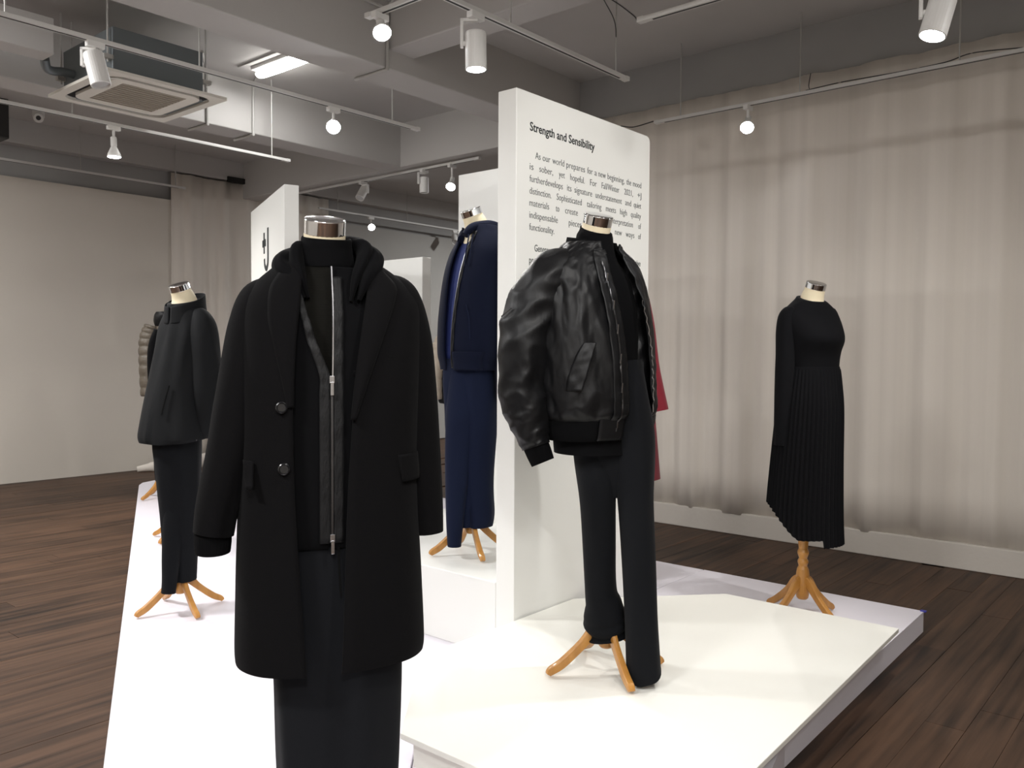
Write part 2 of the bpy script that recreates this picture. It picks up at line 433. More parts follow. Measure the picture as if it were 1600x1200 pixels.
def justify(words, z, x0=XL, x1=XR, h=0.0285):
    out = []; cw = 0.0142
    wid = [len(w_) * cw for w_ in words]
    narrow = set('iljt.,f/')
    wid = [sum(0.0075 if c in narrow else (0.021 if c in 'mwWM' else 0.0150) * 1.2 for c in w_) for w_ in words]
    tot = sum(wid); avail = x1 - x0
    if len(words) > 1:
        gap = (avail - tot) / (len(words) - 1)
        if gap < 0.012:
            k = (avail - 0.012 * (len(words) - 1)) / tot; wid = [a * k for a in wid]; gap = 0.012
    x = x0
    for w_, a in zip(words, wid):
        out.append((w_, x, z, h, a * 0.96, -0.0004)); x += a + (gap if len(words) > 1 else 0)
    return out
L1 = [('As our world prepares for a new beginning, the mood', XL + 0.037), ('is sober, yet hopeful. For Fall/Winter 2021, +J', XL),
      ('furtherdevelops its signature understatement and quiet', XL), ('distinction. Sophisticated tailoring meets high quality', XL),
      ('materials to create a modern interpretation of', XL)]
items = []; z = 2.132
for s, x0 in L1:
    items += justify(s.split(), z, x0); z -= 0.0502
items += justify(['indispensable', 'pieces'], z, XL, 3.13) + justify(['new', 'ways', 'of'], z, 3.40, XR); z -= 0.0502
items += [('functionality.', XL, z, 0.0285, 0.170, -0.0004)]
text_mesh(items, 'paragraph_lettering', 'letter_grey', tp, ORG)
items = [('Generous', XL + 0.035, 1.745, 0.0285, 0.125, 0), ('Attractive', 3.50, 1.748, 0.0285, 0.13, 0), ('prop', XL, 1.693, 0.0285, 0.062, 0), ('new', 3.575, 1.698, 0.0285, 0.055, 0)]
for it in items: text_mesh([it], 'paragraph_word', 'letter_grey', tp, ORG)

# panel behind the navy figure
tag(link_mesh('display_panel', box(3.60, 3.70, 2.47, 3.49, 0.34, 2.352), 'panel_white', bev=0.003), 'plain white panel standing on the block behind the navy hoodie figure', 'panel')
tag(link_mesh('display_panel', box(5.0, 5.1, 5.27, 5.80, 0.02, 2.122), 'panel_white', bev=0.003), 'plain white panel glowing in lamp light near the grey back wall', 'panel')

# logo panel: runs along the slanting platform edge
ang = math.atan2(5.886 - 4.725, 3.744 - 3.251)
lp = thing('logo_panel', 'white freestanding panel with a thin plus sign and letter J', 'panel', (3.251, 4.725, 0), ang)
LL = math.hypot(5.886 - 4.725, 3.744 - 3.251)
link_mesh('board', box(0, LL, -0.095, 0, 0.02, 2.40), 'panel_white', lp, bev=0.003)
bm = bmesh.new()
# face is local +y; reading direction runs from far (x=LL) to near (x=0)
def lbox(x0, x1, z0, z1): bx(bm, x0, x1, 0.0, 0.004, z0, z1)
XPl = 0.70; XJ = 0.555
lbox(XPl - 0.016, XPl + 0.016, 2.02, 2.17); lbox(XPl - 0.06, XPl + 0.06, 2.07, 2.12)
lbox(XJ - 0.018, XJ + 0.018, 1.965, 2.19)
link_mesh('plus_lettering', bm, 'letter_black', lp)
bm = tube([(XJ, 0.002, 1.975, 0.018, 0.003), (XJ + 0.01, 0.002, 1.935, 0.018, 0.003), (XJ + 0.06, 0.002, 1.905, 0.018, 0.003), (XJ + 0.12, 0.002, 1.935, 0.016, 0.003), (XJ + 0.135, 0.002, 1.98, 0.014, 0.003)], 10, 24, 6, up=(0, 1, 0))
link_mesh('letter_j_hook', bm, 'letter_black', lp)

# ================================================================== TRACKS AND LAMPS
def track(name_label, p, q, rods=(), group=None, slot=True, w=0.034, h=0.022):
    """rail from p to q (its underside centre); rods = distances along the rail"""
    p, q = Vector(p), Vector(q); d = q - p; L = d.length
    rz = math.atan2(d.y, d.x)
    t_ = thing('lighting_track', name_label, 'lighting track', p, rz, group)
    link_mesh('rail', box(0, L, -w / 2, w / 2, 0, h), 'track_white', t_, bev=0.002)
    if slot:
        link_mesh('slot', box(0.03, L - 0.05, -0.006, 0.006, -0.0012, 0.004), 'slot_black', t_)
    link_mesh('end_cap', box(L - 0.005, L + 0.03, -w / 2 - 0.002, w / 2 + 0.002, -0.001, h + 0.002), 'track_white', t_, bev=0.002)
    for r in rods:
        bm = lathe([(0.0045, h - 0.004), (0.0045, ZC - p.z + 0.002)], 8)
        bmesh.ops.translate(bm, verts=bm.verts, vec=(r, 0, 0))
        link_mesh('suspension_rod', bm, 'rod_grey', t_)
    return t_

def spot(label, loc, aim, watts=0.0, kind='can', R=0.045, Ln=0.15, arm=0.10, side=1, cone=70, blend=0.6, color=(1.0, 0.97, 0.93), group=None, name='track_spotlight', lat_=None):
    """loc = point under the rail where the adapter clips on; aim = point lit; all parts under one Empty"""
    loc, aim = Vector(loc), Vector(aim)
    t_ = thing(name, label, 'spotlight', loc, 0, group)
    link_mesh('adapter', box(-0.045, 0.045, -0.018, 0.018, -0.03, 0.003), 'lamp_white', t_, bev=0.004)
    piv = Vector((0, 0, -0.03 - arm))
    d = (aim - (loc + piv)).normalized()
    hz = Vector((d.x, d.y, 0)); hz = hz.normalized() if hz.length > 1e-3 else Vector((1, 0, 0))
    lat = Vector((-hz.y, hz.x, 0)) * side
    if lat_: lat = Vector((*lat_, 0)).normalized()
    q = d.to_track_quat('Z', 'Y').to_matrix().to_4x4()
    if kind == 'can':
        off = lat * (R + 0.012)
        bm = bmesh.new()
        rzz = math.atan2(lat.y, lat.x)
        M = Matrix.Rotation(rzz, 4, 'Z')
        bx(bm, -0.01, R + 0.022, -0.014, 0.014, -0.042, -0.028, M)
        bx(bm, R + 0.008, R + 0.022, -0.014, 0.014, piv.z - 0.02, -0.03, M)
        link_mesh('yoke', bm, 'lamp_white', t_, bev=0.002)
        bm = lathe([(R * 0.55, -0.055), (R * 0.95, -0.05), (R, -0.042), (R, Ln - 0.05), (R * 0.9, Ln - 0.048), (R * 0.86, Ln - 0.062)], 28, Matrix.Translation(piv) @ q)
        link_mesh('can', bm, 'lamp_white', t_, smooth=False, bev=0.0)
        lens = Ln - 0.060; lr = R * 0.85
        link_mesh('hinge_knob', lathe([(0.012, 0), (0.012, 0.016)], 12, Matrix.Translation(piv + lat * (R - 0.004)) @ lat.to_track_quat('Z', 'Y').to_matrix().to_4x4()), 'lamp_white', t_)
    else:
        link_mesh('stem', lathe([(0.009, piv.z - 0.01), (0.009, -0.02)], 10), 'lamp_white', t_)
        M = Matrix.Translation(piv) @ q
        link_mesh('socket', lathe([(0.016, -0.045), (0.021, -0.04), (0.021, 0.02), (0.017, 0.03)], 16, M), 'lamp_white', t_)
        link_mesh('reflector_bulb', lathe([(0.016, 0.02), (0.024, 0.035), (0.042, 0.075), (0.047, 0.092), (0.045, 0.098), (0.04, 0.094)], 24, M), 'lamp_white', t_, smooth=True)
        lens = 0.096; lr = 0.041
    bm = lathe([(lr, lens), (lr * 0.97, lens + 0.003)], 24, Matrix.Translation(piv) @ q)
    link_mesh('lens', bm, 'lamp_glow' if watts else 'lens_off', t_)
    if watts:
        ld = D.lights.new('spot_beam', 'SPOT'); ld.energy = watts * SPOT_W; ld.spot_size = math.radians(cone); ld.spot_blend = blend
        ld.shadow_soft_size = 0.035; ld.color = color
        lo = D.objects.new('spot_beam', ld); COL.objects.link(lo); lo.parent = t_
        lo.matrix_local = Matrix.Translation(piv + d * (lens + 0.012)) @ (-d).to_track_quat('Z', 'Y').to_matrix().to_4x4()
    return t_

# tracks
track('white lighting track ending above the text panel', (1.0, 2.75, 2.905), (4.22, 2.75, 2.905), (0.4, 2.2, 3.13))
track('long white lighting track crossing in front of the ceiling air conditioner', (-0.5, 4.52, 2.905), (4.22, 4.52, 2.905), (0.6, 2.05, 3.05, 4.5))
track('white lighting track hanging behind the ceiling air conditioner', (0.4, 6.1, 2.905), (4.22, 6.1, 2.905), (0.3, 2.1, 3.68))
track('white lighting track running along the long beige curtain', (5.5, -1.5, 3.01), (5.5, 3.28, 3.01), (0.9, 2.77, 3.72, 4.6))
track('short white lighting track above the plinth, end turned to the text panel', (3.54, -1.2, 2.905), (3.54, 2.2, 2.905), (0.5, 2.1))
track('white lighting track under the ceiling beam beside the bare grey back wall', (5.77, 8.3, 3.085), (5.77, 5.35, 3.085), (0.4, 2.6))
track('white lighting track in front of the white back wall board', (1.5, 8.85, 3.09), (4.78, 8.85, 3.09), (1.0, 2.2, 3.2))
track('white lighting track in front of the bare grey back wall', (6.6, 8.85, 3.11), (10.6, 8.85, 3.11), (0.3, 1.5, 3.4))
# lamps in view
spot('lit white can spotlight on the track end above the text panel', (2.95, 2.75, 2.905), (2.98, 2.72, 0.3), 45, arm=0.11, cone=75, lat_=(-0.65, 0.76), R=0.05, Ln=0.17)
spot('unlit white can spotlight hanging in front of the air conditioner', (1.97, 4.52, 2.905), (2.20, 4.15, 1.2), 0, arm=0.075, lat_=(-0.65, 0.76), R=0.05, Ln=0.17)
spot('dazzling lit spotlight on the long track, aimed at the coat figure', (3.49, 4.52, 2.905), (1.45, 1.9, 1.0), 52, kind='par', arm=0.07, cone=60)
spot('lit reflector spotlight hanging behind the air conditioner', (2.78, 6.1, 2.905), (2.80, 6.02, 0.5), 110, kind='par', arm=0.09, cone=150, blend=0.9)
spot('lit spotlight on the curtain track facing the plinth', (5.5, 2.58, 3.01), (3.0, 1.6, 0.5), 40, kind='par', arm=0.07, cone=60)
spot('lit white can spotlight hanging over the plinth near the dress figure', (3.54, 0.89, 2.905), (3.05, 1.3, 0.5), 75, arm=0.25, cone=62, R=0.05, lat_=(-0.3, 0.9))
spot('unlit tilted white can spotlight under the beam beside the logo panel', (5.77, 6.98, 3.085), (4.4, 6.6, 1.2), 0, side=1, arm=0.07)
spot('unlit upright white can spotlight under the beam beside the lit one', (5.77, 6.06, 3.085), (5.75, 6.0, 0.4), 0, side=-1, arm=0.09)
spot('lit reflector spotlight under the beam by the navy hoodie figure', (5.77, 5.68, 3.085), (4.2, 4.6, 0.9), 40, kind='par', arm=0.12, cone=70)
spot('lit spotlight in front of the bare grey back wall', (7.45, 8.85, 3.11), (5.2, 5.6, 1.4), 45, kind='par', arm=0.08, cone=60)
spot('unlit can spotlight on the track by the bare grey back wall', (9.05, 8.85, 3.11), (7.8, 7.4, 1.2), 0, arm=0.08)
track('white lighting track over the coat figure running towards the wide beam', (2.83, -1.0, 3.0), (2.83, 3.36, 3.0), (0.6, 2.6, 4.2))
spot('lit round spotlight at the track end before the wide ceiling beam', (2.83, 3.29, 3.0), (1.75, 1.55, 0.5), 60, kind='par', arm=0.01, cone=60)
spot('lit can spotlight on the short track aimed at the pleated dress and curtain', (3.54, -0.35, 2.905), (4.75, 2.1, 1.0), 100, cone=90, blend=0.9)
# further lamps of the same tracks, above and behind the viewpoint
track('white lighting track over the entrance walkway', (-1.6, 0.2, 2.905), (2.6, 0.2, 2.905), (0.5, 2.0, 3.8))
spot('lit can spotlight over the walkway aimed at the coat figure', (-0.2, 0.2, 2.905), (1.35, 1.75, 1.1), 46, cone=55)
spot('lit can spotlight over the walkway aimed at the text panel', (2.3, 0.2, 2.905), (3.25, 2.2, 1.75), 120, cone=62, blend=0.8)
spot('lit can spotlight over the walkway aimed at the plinth front', (1.3, 0.2, 2.905), (2.2, 1.8, 0.5), 75, cone=60)
spot('lit can spotlight on the long track aimed at the black shirt figure', (0.9, 4.52, 2.905), (1.9, 3.7, 0.5), 36, cone=70)

# fluorescent ceiling fixtures; all but the air conditioner's neighbour are unseen, added as fill
def tube_fixture(label, x, y, L=0.62, ang=PI / 2, lit=True, W_=7):
    t_ = thing('tube_light', label, 'ceiling light', (x, y, ZC), ang)
    link_mesh('base_plate', box(-L * 0.56, L * 0.56, -0.075, 0.075, -0.03, 0.002), 'lamp_white', t_, bev=0.008)
    bm = tube([(-L / 2, 0, -0.052, 0.01, 0.01), (-L / 2 + 0.02, 0, -0.052, 0.045, 0.028), (L / 2 - 0.02, 0, -0.052, 0.045, 0.028), (L / 2, 0, -0.052, 0.01, 0.01)], 16, 24, up=(0, 0, 1))
    link_mesh('diffuser', bm, 'tube_glow', t_, smooth=True)
    ld = D.lights.new('tube_beam', 'AREA'); ld.shape = 'RECTANGLE'; ld.size = L; ld.size_y = 0.08; ld.energy = W_ * TUBE_W
    lo = D.objects.new('tube_beam', ld); COL.objects.link(lo); lo.parent = t_; lo.location = (0, 0, -0.09)
    return t_
tube_fixture('lit fluorescent fixture on the ceiling beside the air conditioner', 3.86, 5.60)
tube_fixture('added unseen fill light on the ceiling over the open floor', 0.2, 5.3, W_=90)  # out of view, added to brighten the white back wall
tube_fixture('added unseen fill light on the ceiling near the white back wall board', 0.6, 7.9, W_=60)  # second added fill for the white back wall, out of view
tube_fixture('added unseen fill light on the ceiling of the far grey corner', 9.8, 6.4, W_=110)  # hidden by the text panel, added to lift the grey back area
tube_fixture('added unseen fill light on the ceiling over the entrance walkway', -1.2, -1.6, W_=100)  # added behind the viewpoint as ambient fill
tube_fixture('added unseen fill light on the ceiling by the left wall', -1.2, 1.5, W_=70)  # further ambient fill, added out of view
bm = box(-0.3, 0.3, -0.02, 0.02, -0.012, 0.002)
o = link_mesh('cable_channel', bm, 'ceiling_paint'); o.location = (3.74, 5.72, ZC); o.rotation_euler = (0, 0, PI / 2)
tag(o, 'grey cable channel on the ceiling next to the fluorescent fixture', 'cable channel')

# ceiling cassette air conditioner
ac = thing('air_conditioner', 'ceiling cassette air conditioner with grey metal body and white four way grille', 'air conditioner', (2.735, 5.64, 3.0), 0)
hx, hy = 0.405, 0.435
link_mesh('body', box(-0.33, 0.27, -0.36, 0.36, 0.03, 0.30), 'ac_metal', ac, bev=0.006)
def frame_ring(hx0, hy0, r0, hx1, hy1, r1, z0, z1, n=8):
    def loop(hx_, hy_, r):
        pts = []
        for cx, cy, a0 in ((1, 1, 0), (-1, 1, 90), (-1, -1, 180), (1, -1, 270)):
            for i in range(n + 1):
                a = math.radians(a0 + 90 * i / n); pts.append((cx * (hx_ - r) + r * math.cos(a), cy * (hy_ - r) + r * math.sin(a)))
        return pts
    A, B = loop(hx0, hy0, r0), loop(hx1, hy1, r1); bm = bmesh.new(); rows = []
    for P, zz in ((A, z1), (A, z0), (B, z0), (B, z1)): rows.append([bm.verts.new((x, y, zz)) for x, y in P])
    k = len(A)
    for a, b in zip(rows, rows[1:] + rows[:1]):
        for i in range(k): bm.faces.new((a[i], a[(i + 1) % k], b[(i + 1) % k], b[i]))
    return bm
link_mesh('face_frame', frame_ring(hx, hy, 0.012, 0.345, 0.375, 0.10, 0.0, 0.018), 'ac_white', ac)
link_mesh('louvre_gap', frame_ring(0.346, 0.376, 0.10, 0.296, 0.326, 0.09, 0.022, 0.034), 'black_gap', ac)
for i in range(4):
    bm = box(-0.25, 0.25, -0.012, 0.012, -0.002, 0.002, Matrix.Rotation(0.7, 4, 'X'))
    o = link_mesh('louvre', bm, 'ac_metal', ac)
    dx, dy, a = ((0, -0.352, 0), (0, 0.352, PI), (0.322, 0, PI / 2), (-0.322, 0, -PI / 2))[i]
    o.location = (dx, dy, 0.018); o.rotation_euler = (0, 0, a)
link_mesh('centre_frame', frame_ring(0.297, 0.327, 0.09, 0.215, 0.245, 0.01, 0.002, 0.034), 'ac_white', ac)
link_mesh('grille', box(-0.216, 0.216, -0.246, 0.246, 0.006, 0.03), 'ac_grille', ac)
for i in range(12):
    yy = -0.235 + 0.0427 * i
    link_mesh('grille_slat', box(-0.212, 0.212, yy - 0.006, yy + 0.006, 0.001, 0.008), 'ac_grille', ac)
for sx, sy in ((-0.35, -0.34), (0.30, -0.34), (-0.35, 0.34), (0.30, 0.34)):
    link_mesh('hanger_rod', lathe([(0.006, 0.08), (0.006, ZC - 3.0 + 0.002)], 8, Matrix.Translation((sx, sy, 0))), 'rod_grey', ac)
    link_mesh('hanger_bracket', box(sx - 0.03, sx + 0.03, sy - 0.02, sy + 0.02, 0.10, 0.125), 'rod_grey', ac)
link_mesh('drain_box', box(0.27, 0.31, -0.30, -0.20, 0.06, 0.26), 'ac_white', ac, bev=0.01)
bm = tube([(-0.32, 0.20, 0.12, 0.028, 0.028), (-0.40, 0.20, 0.12, 0.028, 0.028), (-0.46, 0.20, 0.11, 0.028, 0.028), (-0.50, 0.19, 0.12, 0.028, 0.028), (-0.53, 0.14, 0.16, 0.028, 0.028)], 14, 24)
link_mesh('pipe_elbow', bm, 'ac_metal', ac, smooth=True)
# square duct that runs to the unit
dt = thing('duct', 'boxed grey duct running to the side of the air conditioner', 'duct', (0, 5.69, 3.14))
link_mesh('duct_box', box(-2.98, 2.195, -0.09, 0.09, 0, 0.22), 'beam_paint', dt, bev=0.006)
for hx_ in (-1.5, 0.6, 1.75):
    link_mesh('duct_hanger', box(hx_ - 0.012, hx_ + 0.012, -0.012, 0.012, 0.215, ZC - 3.14 + 0.002), 'rod_grey', dt)

# conduits on the beams
def conduit(label, pts, r=0.011):
    return tag(link_mesh('conduit', poly_tube(pts, r), 'rod_grey', smooth=False), label, 'conduit')
conduit('bent grey conduit on the beam beside the air conditioner', [(3.35, 5.9, 3.53), (3.606, 6.275, 3.53), (3.606, 6.275, 3.118), (3.606, 6.56, 3.118)])
conduit('bent grey conduit on the beam below the fluorescent fixture', [(3.9, 6.0, 3.535), (4.02, 6.276, 3.535), (4.02, 6.276, 3.117), (4.02, 6.56, 3.117)])
conduit('bent grey conduit running down the face of the wide beam', [(3.30, 4.167, 3.50), (3.645, 4.167, 3.50), (3.645, 4.167, 3.118), (3.645, 4.48, 3.118)])
conduit('thin grey conduit looping down near the back curtain', [(6.35, 9.03, 3.52), (6.1, 9.03, 3.52), (6.0, 9.03, 3.42), (6.0, 9.03, 3.1)], 0.02)

# cables
def cable(label, pts, r=0.004):
    return tag(link_mesh('cable', wire(pts, r, 6, 10 * len(pts)), 'cable_black', smooth=True), label, 'cable')
cable('black cable ends lying on the curtain track by the text panel', [(5.49, 3.32, 3.03), (5.5, 3.5, 3.02), (5.5, 3.62, 3.045), (5.51, 3.72, 3.02), (5.52, 3.98, 3.0), (5.56, 4.18, 2.97)], 0.004)
cable('slack black cable along the top of the curtain track', [(5.5, 2.18, 3.037), (5.5, 1.95, 3.045), (5.5, 1.6, 3.037), (5.5, 1.35, 3.040), (5.5, 1.2, 3.062), (5.5, 0.95, 3.036)], 0.0032)
cable('short black cable hanging from the top of the long beige curtain', [(5.68, 2.22, 3.2), (5.6, 2.2, 3.1), (5.52, 2.16, 3.037)], 0.003)
cable('thin cable looping from the text panel track to the short track', [(4.13, 2.75, 2.93), (4.13, 2.75, 3.12), (4.06, 2.72, 3.2), (3.8, 2.62, 3.22), (3.74, 2.5, 3.14), (3.6, 2.3, 2.98), (3.54, 2.24, 2.925)], 0.003)

# dark speaker box and dome camera by the back wall
tag(link_mesh('wall_speaker', box(2.45, 2.90, 8.4, 8.62, 3.2, ZC + 0.002), 'dark_plastic', bev=0.01), 'dark box hanging from the ceiling near the back wall', 'speaker')
cc = thing('security_camera', 'small white dome security camera on the ceiling near the back wall', 'camera', (3.22, 8.6, ZC), 0)
link_mesh('mount', lathe([(0.05, -0.055), (0.05, 0.002)], 18), 'lamp_white', cc)
link_mesh('camera_barrel', lathe([(0.03, 0), (0.045, 0.01), (0.045, 0.09), (0.038, 0.10)], 18, Matrix.Translation((0, 0, -0.06)) @ Vector((-0.35, -0.9, -0.25)).to_track_quat('Z', 'Y').to_matrix().to_4x4()), 'lamp_white', cc)
link_mesh('camera_lens', lathe([(0.022, 0.098), (0.020, 0.106)], 14, Matrix.Translation((0, 0, -0.06)) @ Vector((-0.35, -0.9, -0.25)).to_track_quat('Z', 'Y').to_matrix().to_4x4()), 'dark_plastic', cc)

# ================================================================== DRESSED FIGURES
# each figure: an Empty on its stand's floor point, local -y facing the viewpoint, +x to the side
def figure(name, label, x, y, zb, group=None):
    return thing(name, label, 'mannequin', (x, y, zb), math.atan2(y, x) - PI / 2, group)
def stand(root, x, y, a0, r=0.20, hub=0.10, legtop=0.20, post_top=0.9, cx=0.0, cy=0.0, turned=False):
    """wooden post on four curved legs; a0 = world angle of the first leg"""
    prof = [(0.020, hub), (0.026, hub + 0.006), (0.029, hub + 0.02), (0.030, legtop - 0.005), (0.026, legtop + 0.02)]
    if turned:
        prof += [(0.019, legtop + 0.035), (0.024, legtop + 0.05), (0.024, legtop + 0.058), (0.018, legtop + 0.07), (0.025, legtop + 0.09), (0.026, legtop + 0.10), (0.020, legtop + 0.115), (0.022, legtop + 0.13), (0.027, legtop + 0.20), (0.022, legtop + 0.26)]
    prof += [(0.018, post_top)]
    link_mesh('post', lathe(prof, 24, Matrix.Translation((cx, cy, 0))), 'pine_wood', root, smooth=False)
    lz = root.rotation_euler.z
    for i in range(4):
        a = a0 + i * PI / 2 - lz
        c, s = math.cos(a), math.sin(a)
        ks = []
        for rr, z, w, h in ((0.012, legtop - 0.03, 0.011, 0.024), (0.040, legtop - 0.045, 0.011, 0.023), (r * 0.42, legtop * 0.52, 0.011, 0.0165), (r * 0.76, legtop * 0.22, 0.012, 0.016), (r * 0.95, 0.022, 0.012, 0.014), (r * 1.0, 0.010, 0.011, 0.009)):
            ks.append((cx + rr * c, cy + rr * s, z, w, h))
        link_mesh('leg', tube(ks, 12, 18, 5.0, up=(0, 0, 1)), 'pine_wood', root, smooth=False)
def neck(root, top, psi, tilt=0.38, r=0.051, rb=0.066, L=0.12, capz=0.034, cream='cream_neck'):
    d = Vector((math.sin(psi) * math.sin(tilt), -math.cos(psi) * math.sin(tilt), math.cos(tilt)))
    top = Vector(top); base = top - d * L * 0.6 - Vector((0, 0, L * 0.45))
    mid = top - d * L * 0.45
    k = [(*(base), rb * 1.15, rb * 1.15), (*mid, rb * 0.92, rb * 0.92), (*(top - d * 0.012), r * 1.0, r * 1.0), (*top, r, r)]
    link_mesh('neck', tube(k, 28, 14), cream, root, smooth=True)
    M = Matrix.Translation(top) @ d.to_track_quat('Z', 'Y').to_matrix().to_4x4()
    link_mesh('neck_cap', lathe([(r * 0.96, -0.004), (r * 1.0, 0.0), (r, 0.0006), (r, 0.0012), (r, capz - 0.0040), (r, capz - 0.0032), (r * 0.995, capz - 0.001), (r * 0.965, capz), (r * 0.955, capz + 0.0002), (r * 0.90, capz + 0.0004)], 48, M), 'chrome', root, smooth=True)
def thu(u, rx, e): return math.asin(max(-1, min(1, sgp(u / rx, e / 2))))
def lerp_tab(tab, v):
    if v <= tab[0][0]: return tab[0][1]
    for (a, p), (b, q) in zip(tab, tab[1:]):
        if v <= b: return p + (q - p) * (v - a) / (b - a)
    return tab[-1][1]
def opened(keys, left, right):
    """arc function leaving the front open between lateral offsets left(z) and right(z)"""
    def f(t):
        z, cx, cy, rx, ry, e = catmull(keys, t)
        return thu(lerp_tab(right, z), rx, e), 2 * PI + thu(lerp_tab(left, z), rx, e)
    return f

# ---------------------------------------------------------------- 1. long coat figure
f1 = figure('mannequin', 'headless mannequin in long black wool coat over zip hoodie and roll neck', 1.295, 1.715, 0.02)
A = lambda p: (p - 508) * 0.001549
Z = lambda p: 1.30 + (547.5 - p) * 0.001586
Y1 = 0.20
neck(f1, (A(509), -0.005, Z(366)), 0.1, 0.30, 0.0505, 0.056, 0.10, 0.036)
stand(f1, 0, 0, 2.6, post_top=0.6)
# trousers: two wide legs side by side, read as one column
kt = [(0.13, 0.03, 0, 0.140, 0.105, 2.6), (0.30, 0.03, 0, 0.150, 0.115, 2.6), (0.52, 0.03, 0, 0.158, 0.125, 2.6), (0.75, 0.02, 0, 0.165, 0.13, 2.5), (0.93, 0.015, 0, 0.155, 0.12, 2.4)]
tr = link_mesh('trousers', loft(kt, 64, 40, 0.1, disp=lambda th, t: 0.006 * math.sin(6 * th + 2 * t) * (1 - t) - 0.020 * math.exp(-((math.sin(th / 2)) / 0.05) ** 2) * (1 - 0.6 * t)), 'trouser_black', f1, smooth=True)
link_mesh('fly_seam', strip(kt, [(0.72, 0.0, 0.005), (0.82, -0.002, 0.004), (0.92, 0.0, 0.004)], 0.1, 0.001, 2, 8), 'wool_seam', tr, solid=0.002)
# roll neck jumper
kj = [(1.02, 0.012, 0.0, 0.165, 0.112, 2.3), (1.20, 0.012, 0.0, 0.165, 0.112, 2.3), (1.36, 0.010, 0.0, 0.15, 0.100, 2.2), (1.43, 0.008, 0.0, 0.115, 0.085, 2.1), (1.475, 0.006, 0.0, 0.075, 0.070, 2.0), (1.51, 0.005, 0.0, 0.064, 0.064, 2.0), (1.55, 0.004, -0.002, 0.060, 0.060, 2)]
jm = link_mesh('roll_neck_jumper', loft(kj, 56, 50, 0.15, disp=lambda th, t: 0.002 * nz(th * 2, t * 9, 3)), 'knit_dark', f1, smooth=True)
kr = [(1.505, 0.006, -0.002, 0.0655, 0.0645, 2.0), (1.515, 0.006, -0.002, 0.0665, 0.066, 2.0), (1.545, 0.006, -0.004, 0.063, 0.063, 2.0), (1.566, 0.006, -0.006, 0.0615, 0.0615, 2.0), (1.578, 0.006, -0.008, 0.0585, 0.0585, 2.0), (1.574, 0.006, -0.008, 0.053, 0.053, 2.0)]
link_mesh('rolled_collar', loft(kr, 48, 30, 0.15, zf=lambda th, t: -0.010 * math.cos(th) * t - 0.004 * math.cos(th), disp=lambda th, t: 0.0018 * nz(th * 1.6, t * 5, 8), caps=False), 'jersey_black', jm, smooth=True)
# zip hoodie
kh = [(0.835, 0.012, 0.0, 0.175, 0.122, 2.4), (0.86, 0.012, 0.0, 0.186, 0.130, 2.4), (1.00, 0.012, 0.0, 0.188, 0.132, 2.4), (1.20, 0.012, 0.0, 0.188, 0.130, 2.4), (1.34, 0.011, 0.0, 0.182, 0.118, 2.4), (1.41, 0.010, 0.002, 0.165, 0.104, 2.2), (1.46, 0.008, 0.005, 0.125, 0.092, 2.1), (1.50, 0.006, 0.008, 0.098, 0.086, 2.0)]
hl = [(0.83, -0.030), (1.22, -0.028), (1.245, -0.034), (1.33, -0.062), (1.42, -0.082), (1.50, -0.092)]
hr = [(0.83, -0.022), (1.22, -0.020), (1.50, -0.010)]
hd = link_mesh('zip_hoodie', loft(kh, 64, 50, Y1, arc=opened(kh, hl, hr), disp=lambda th, t: 0.003 * nz(th * 3, t * 7, 5)), 'jersey_black', f1, smooth=True, solid=0.004)
link_mesh('zip_tape', strip(kh, [(0.85, -0.020, 0.004), (1.05, -0.020, 0.004), (1.25, -0.019, 0.005), (1.38, -0.014, 0.010), (1.475, -0.008, 0.014)], Y1, 0.007, 4, 40, ofn=lambda i, j: 0.0012 * math.sin(j * 60)), 'ribbon_black', hd, smooth=True, solid=0.002)
link_mesh('zip_tape', strip(kh, [(0.85, -0.052, -0.026), (1.05, -0.052, -0.026), (1.19, -0.052, -0.026), (1.245, -0.052, -0.028), (1.33, -0.078, -0.058), (1.42, -0.094, -0.079), (1.475, -0.105, -0.088)], Y1, 0.008, 4, 60, ofn=lambda i, j: 0.0030 * math.sin(j * 55) * (1 if j > 0.6 else 0.2)), 'ribbon_black', hd, smooth=True, solid=0.002)
link_mesh('zip_teeth', strip(kh, [(0.86, -0.026, -0.021), (1.05, -0.026, -0.021), (1.23, -0.026, -0.021)], Y1, 0.0085, 2, 30), 'zip_dark', hd, solid=0.002)
link_mesh('zip_teeth', strip(kh, [(1.23, -0.023, -0.020), (1.35, -0.018, -0.015), (1.44, -0.013, -0.010), (1.50, -0.010, -0.007)], Y1, 0.0095, 2, 30), 'zip_steel', hd, solid=0.002)
for zz, uu in ((1.232, -0.0235), (0.862, -0.0235)):
    p = Vector(surf(kh, zz, uu, Y1, 0.012))
    bm = box(-0.006, 0.006, -0.004, 0.004, -0.008, 0.010); bx(bm, -0.0042, 0.0042, -0.006, -0.003, -0.036, -0.004)
    o = link_mesh('zip_slider', bm, 'zip_steel', hd, bev=0.0012); o.location = p; o.rotation_euler = (0, 0, Y1)
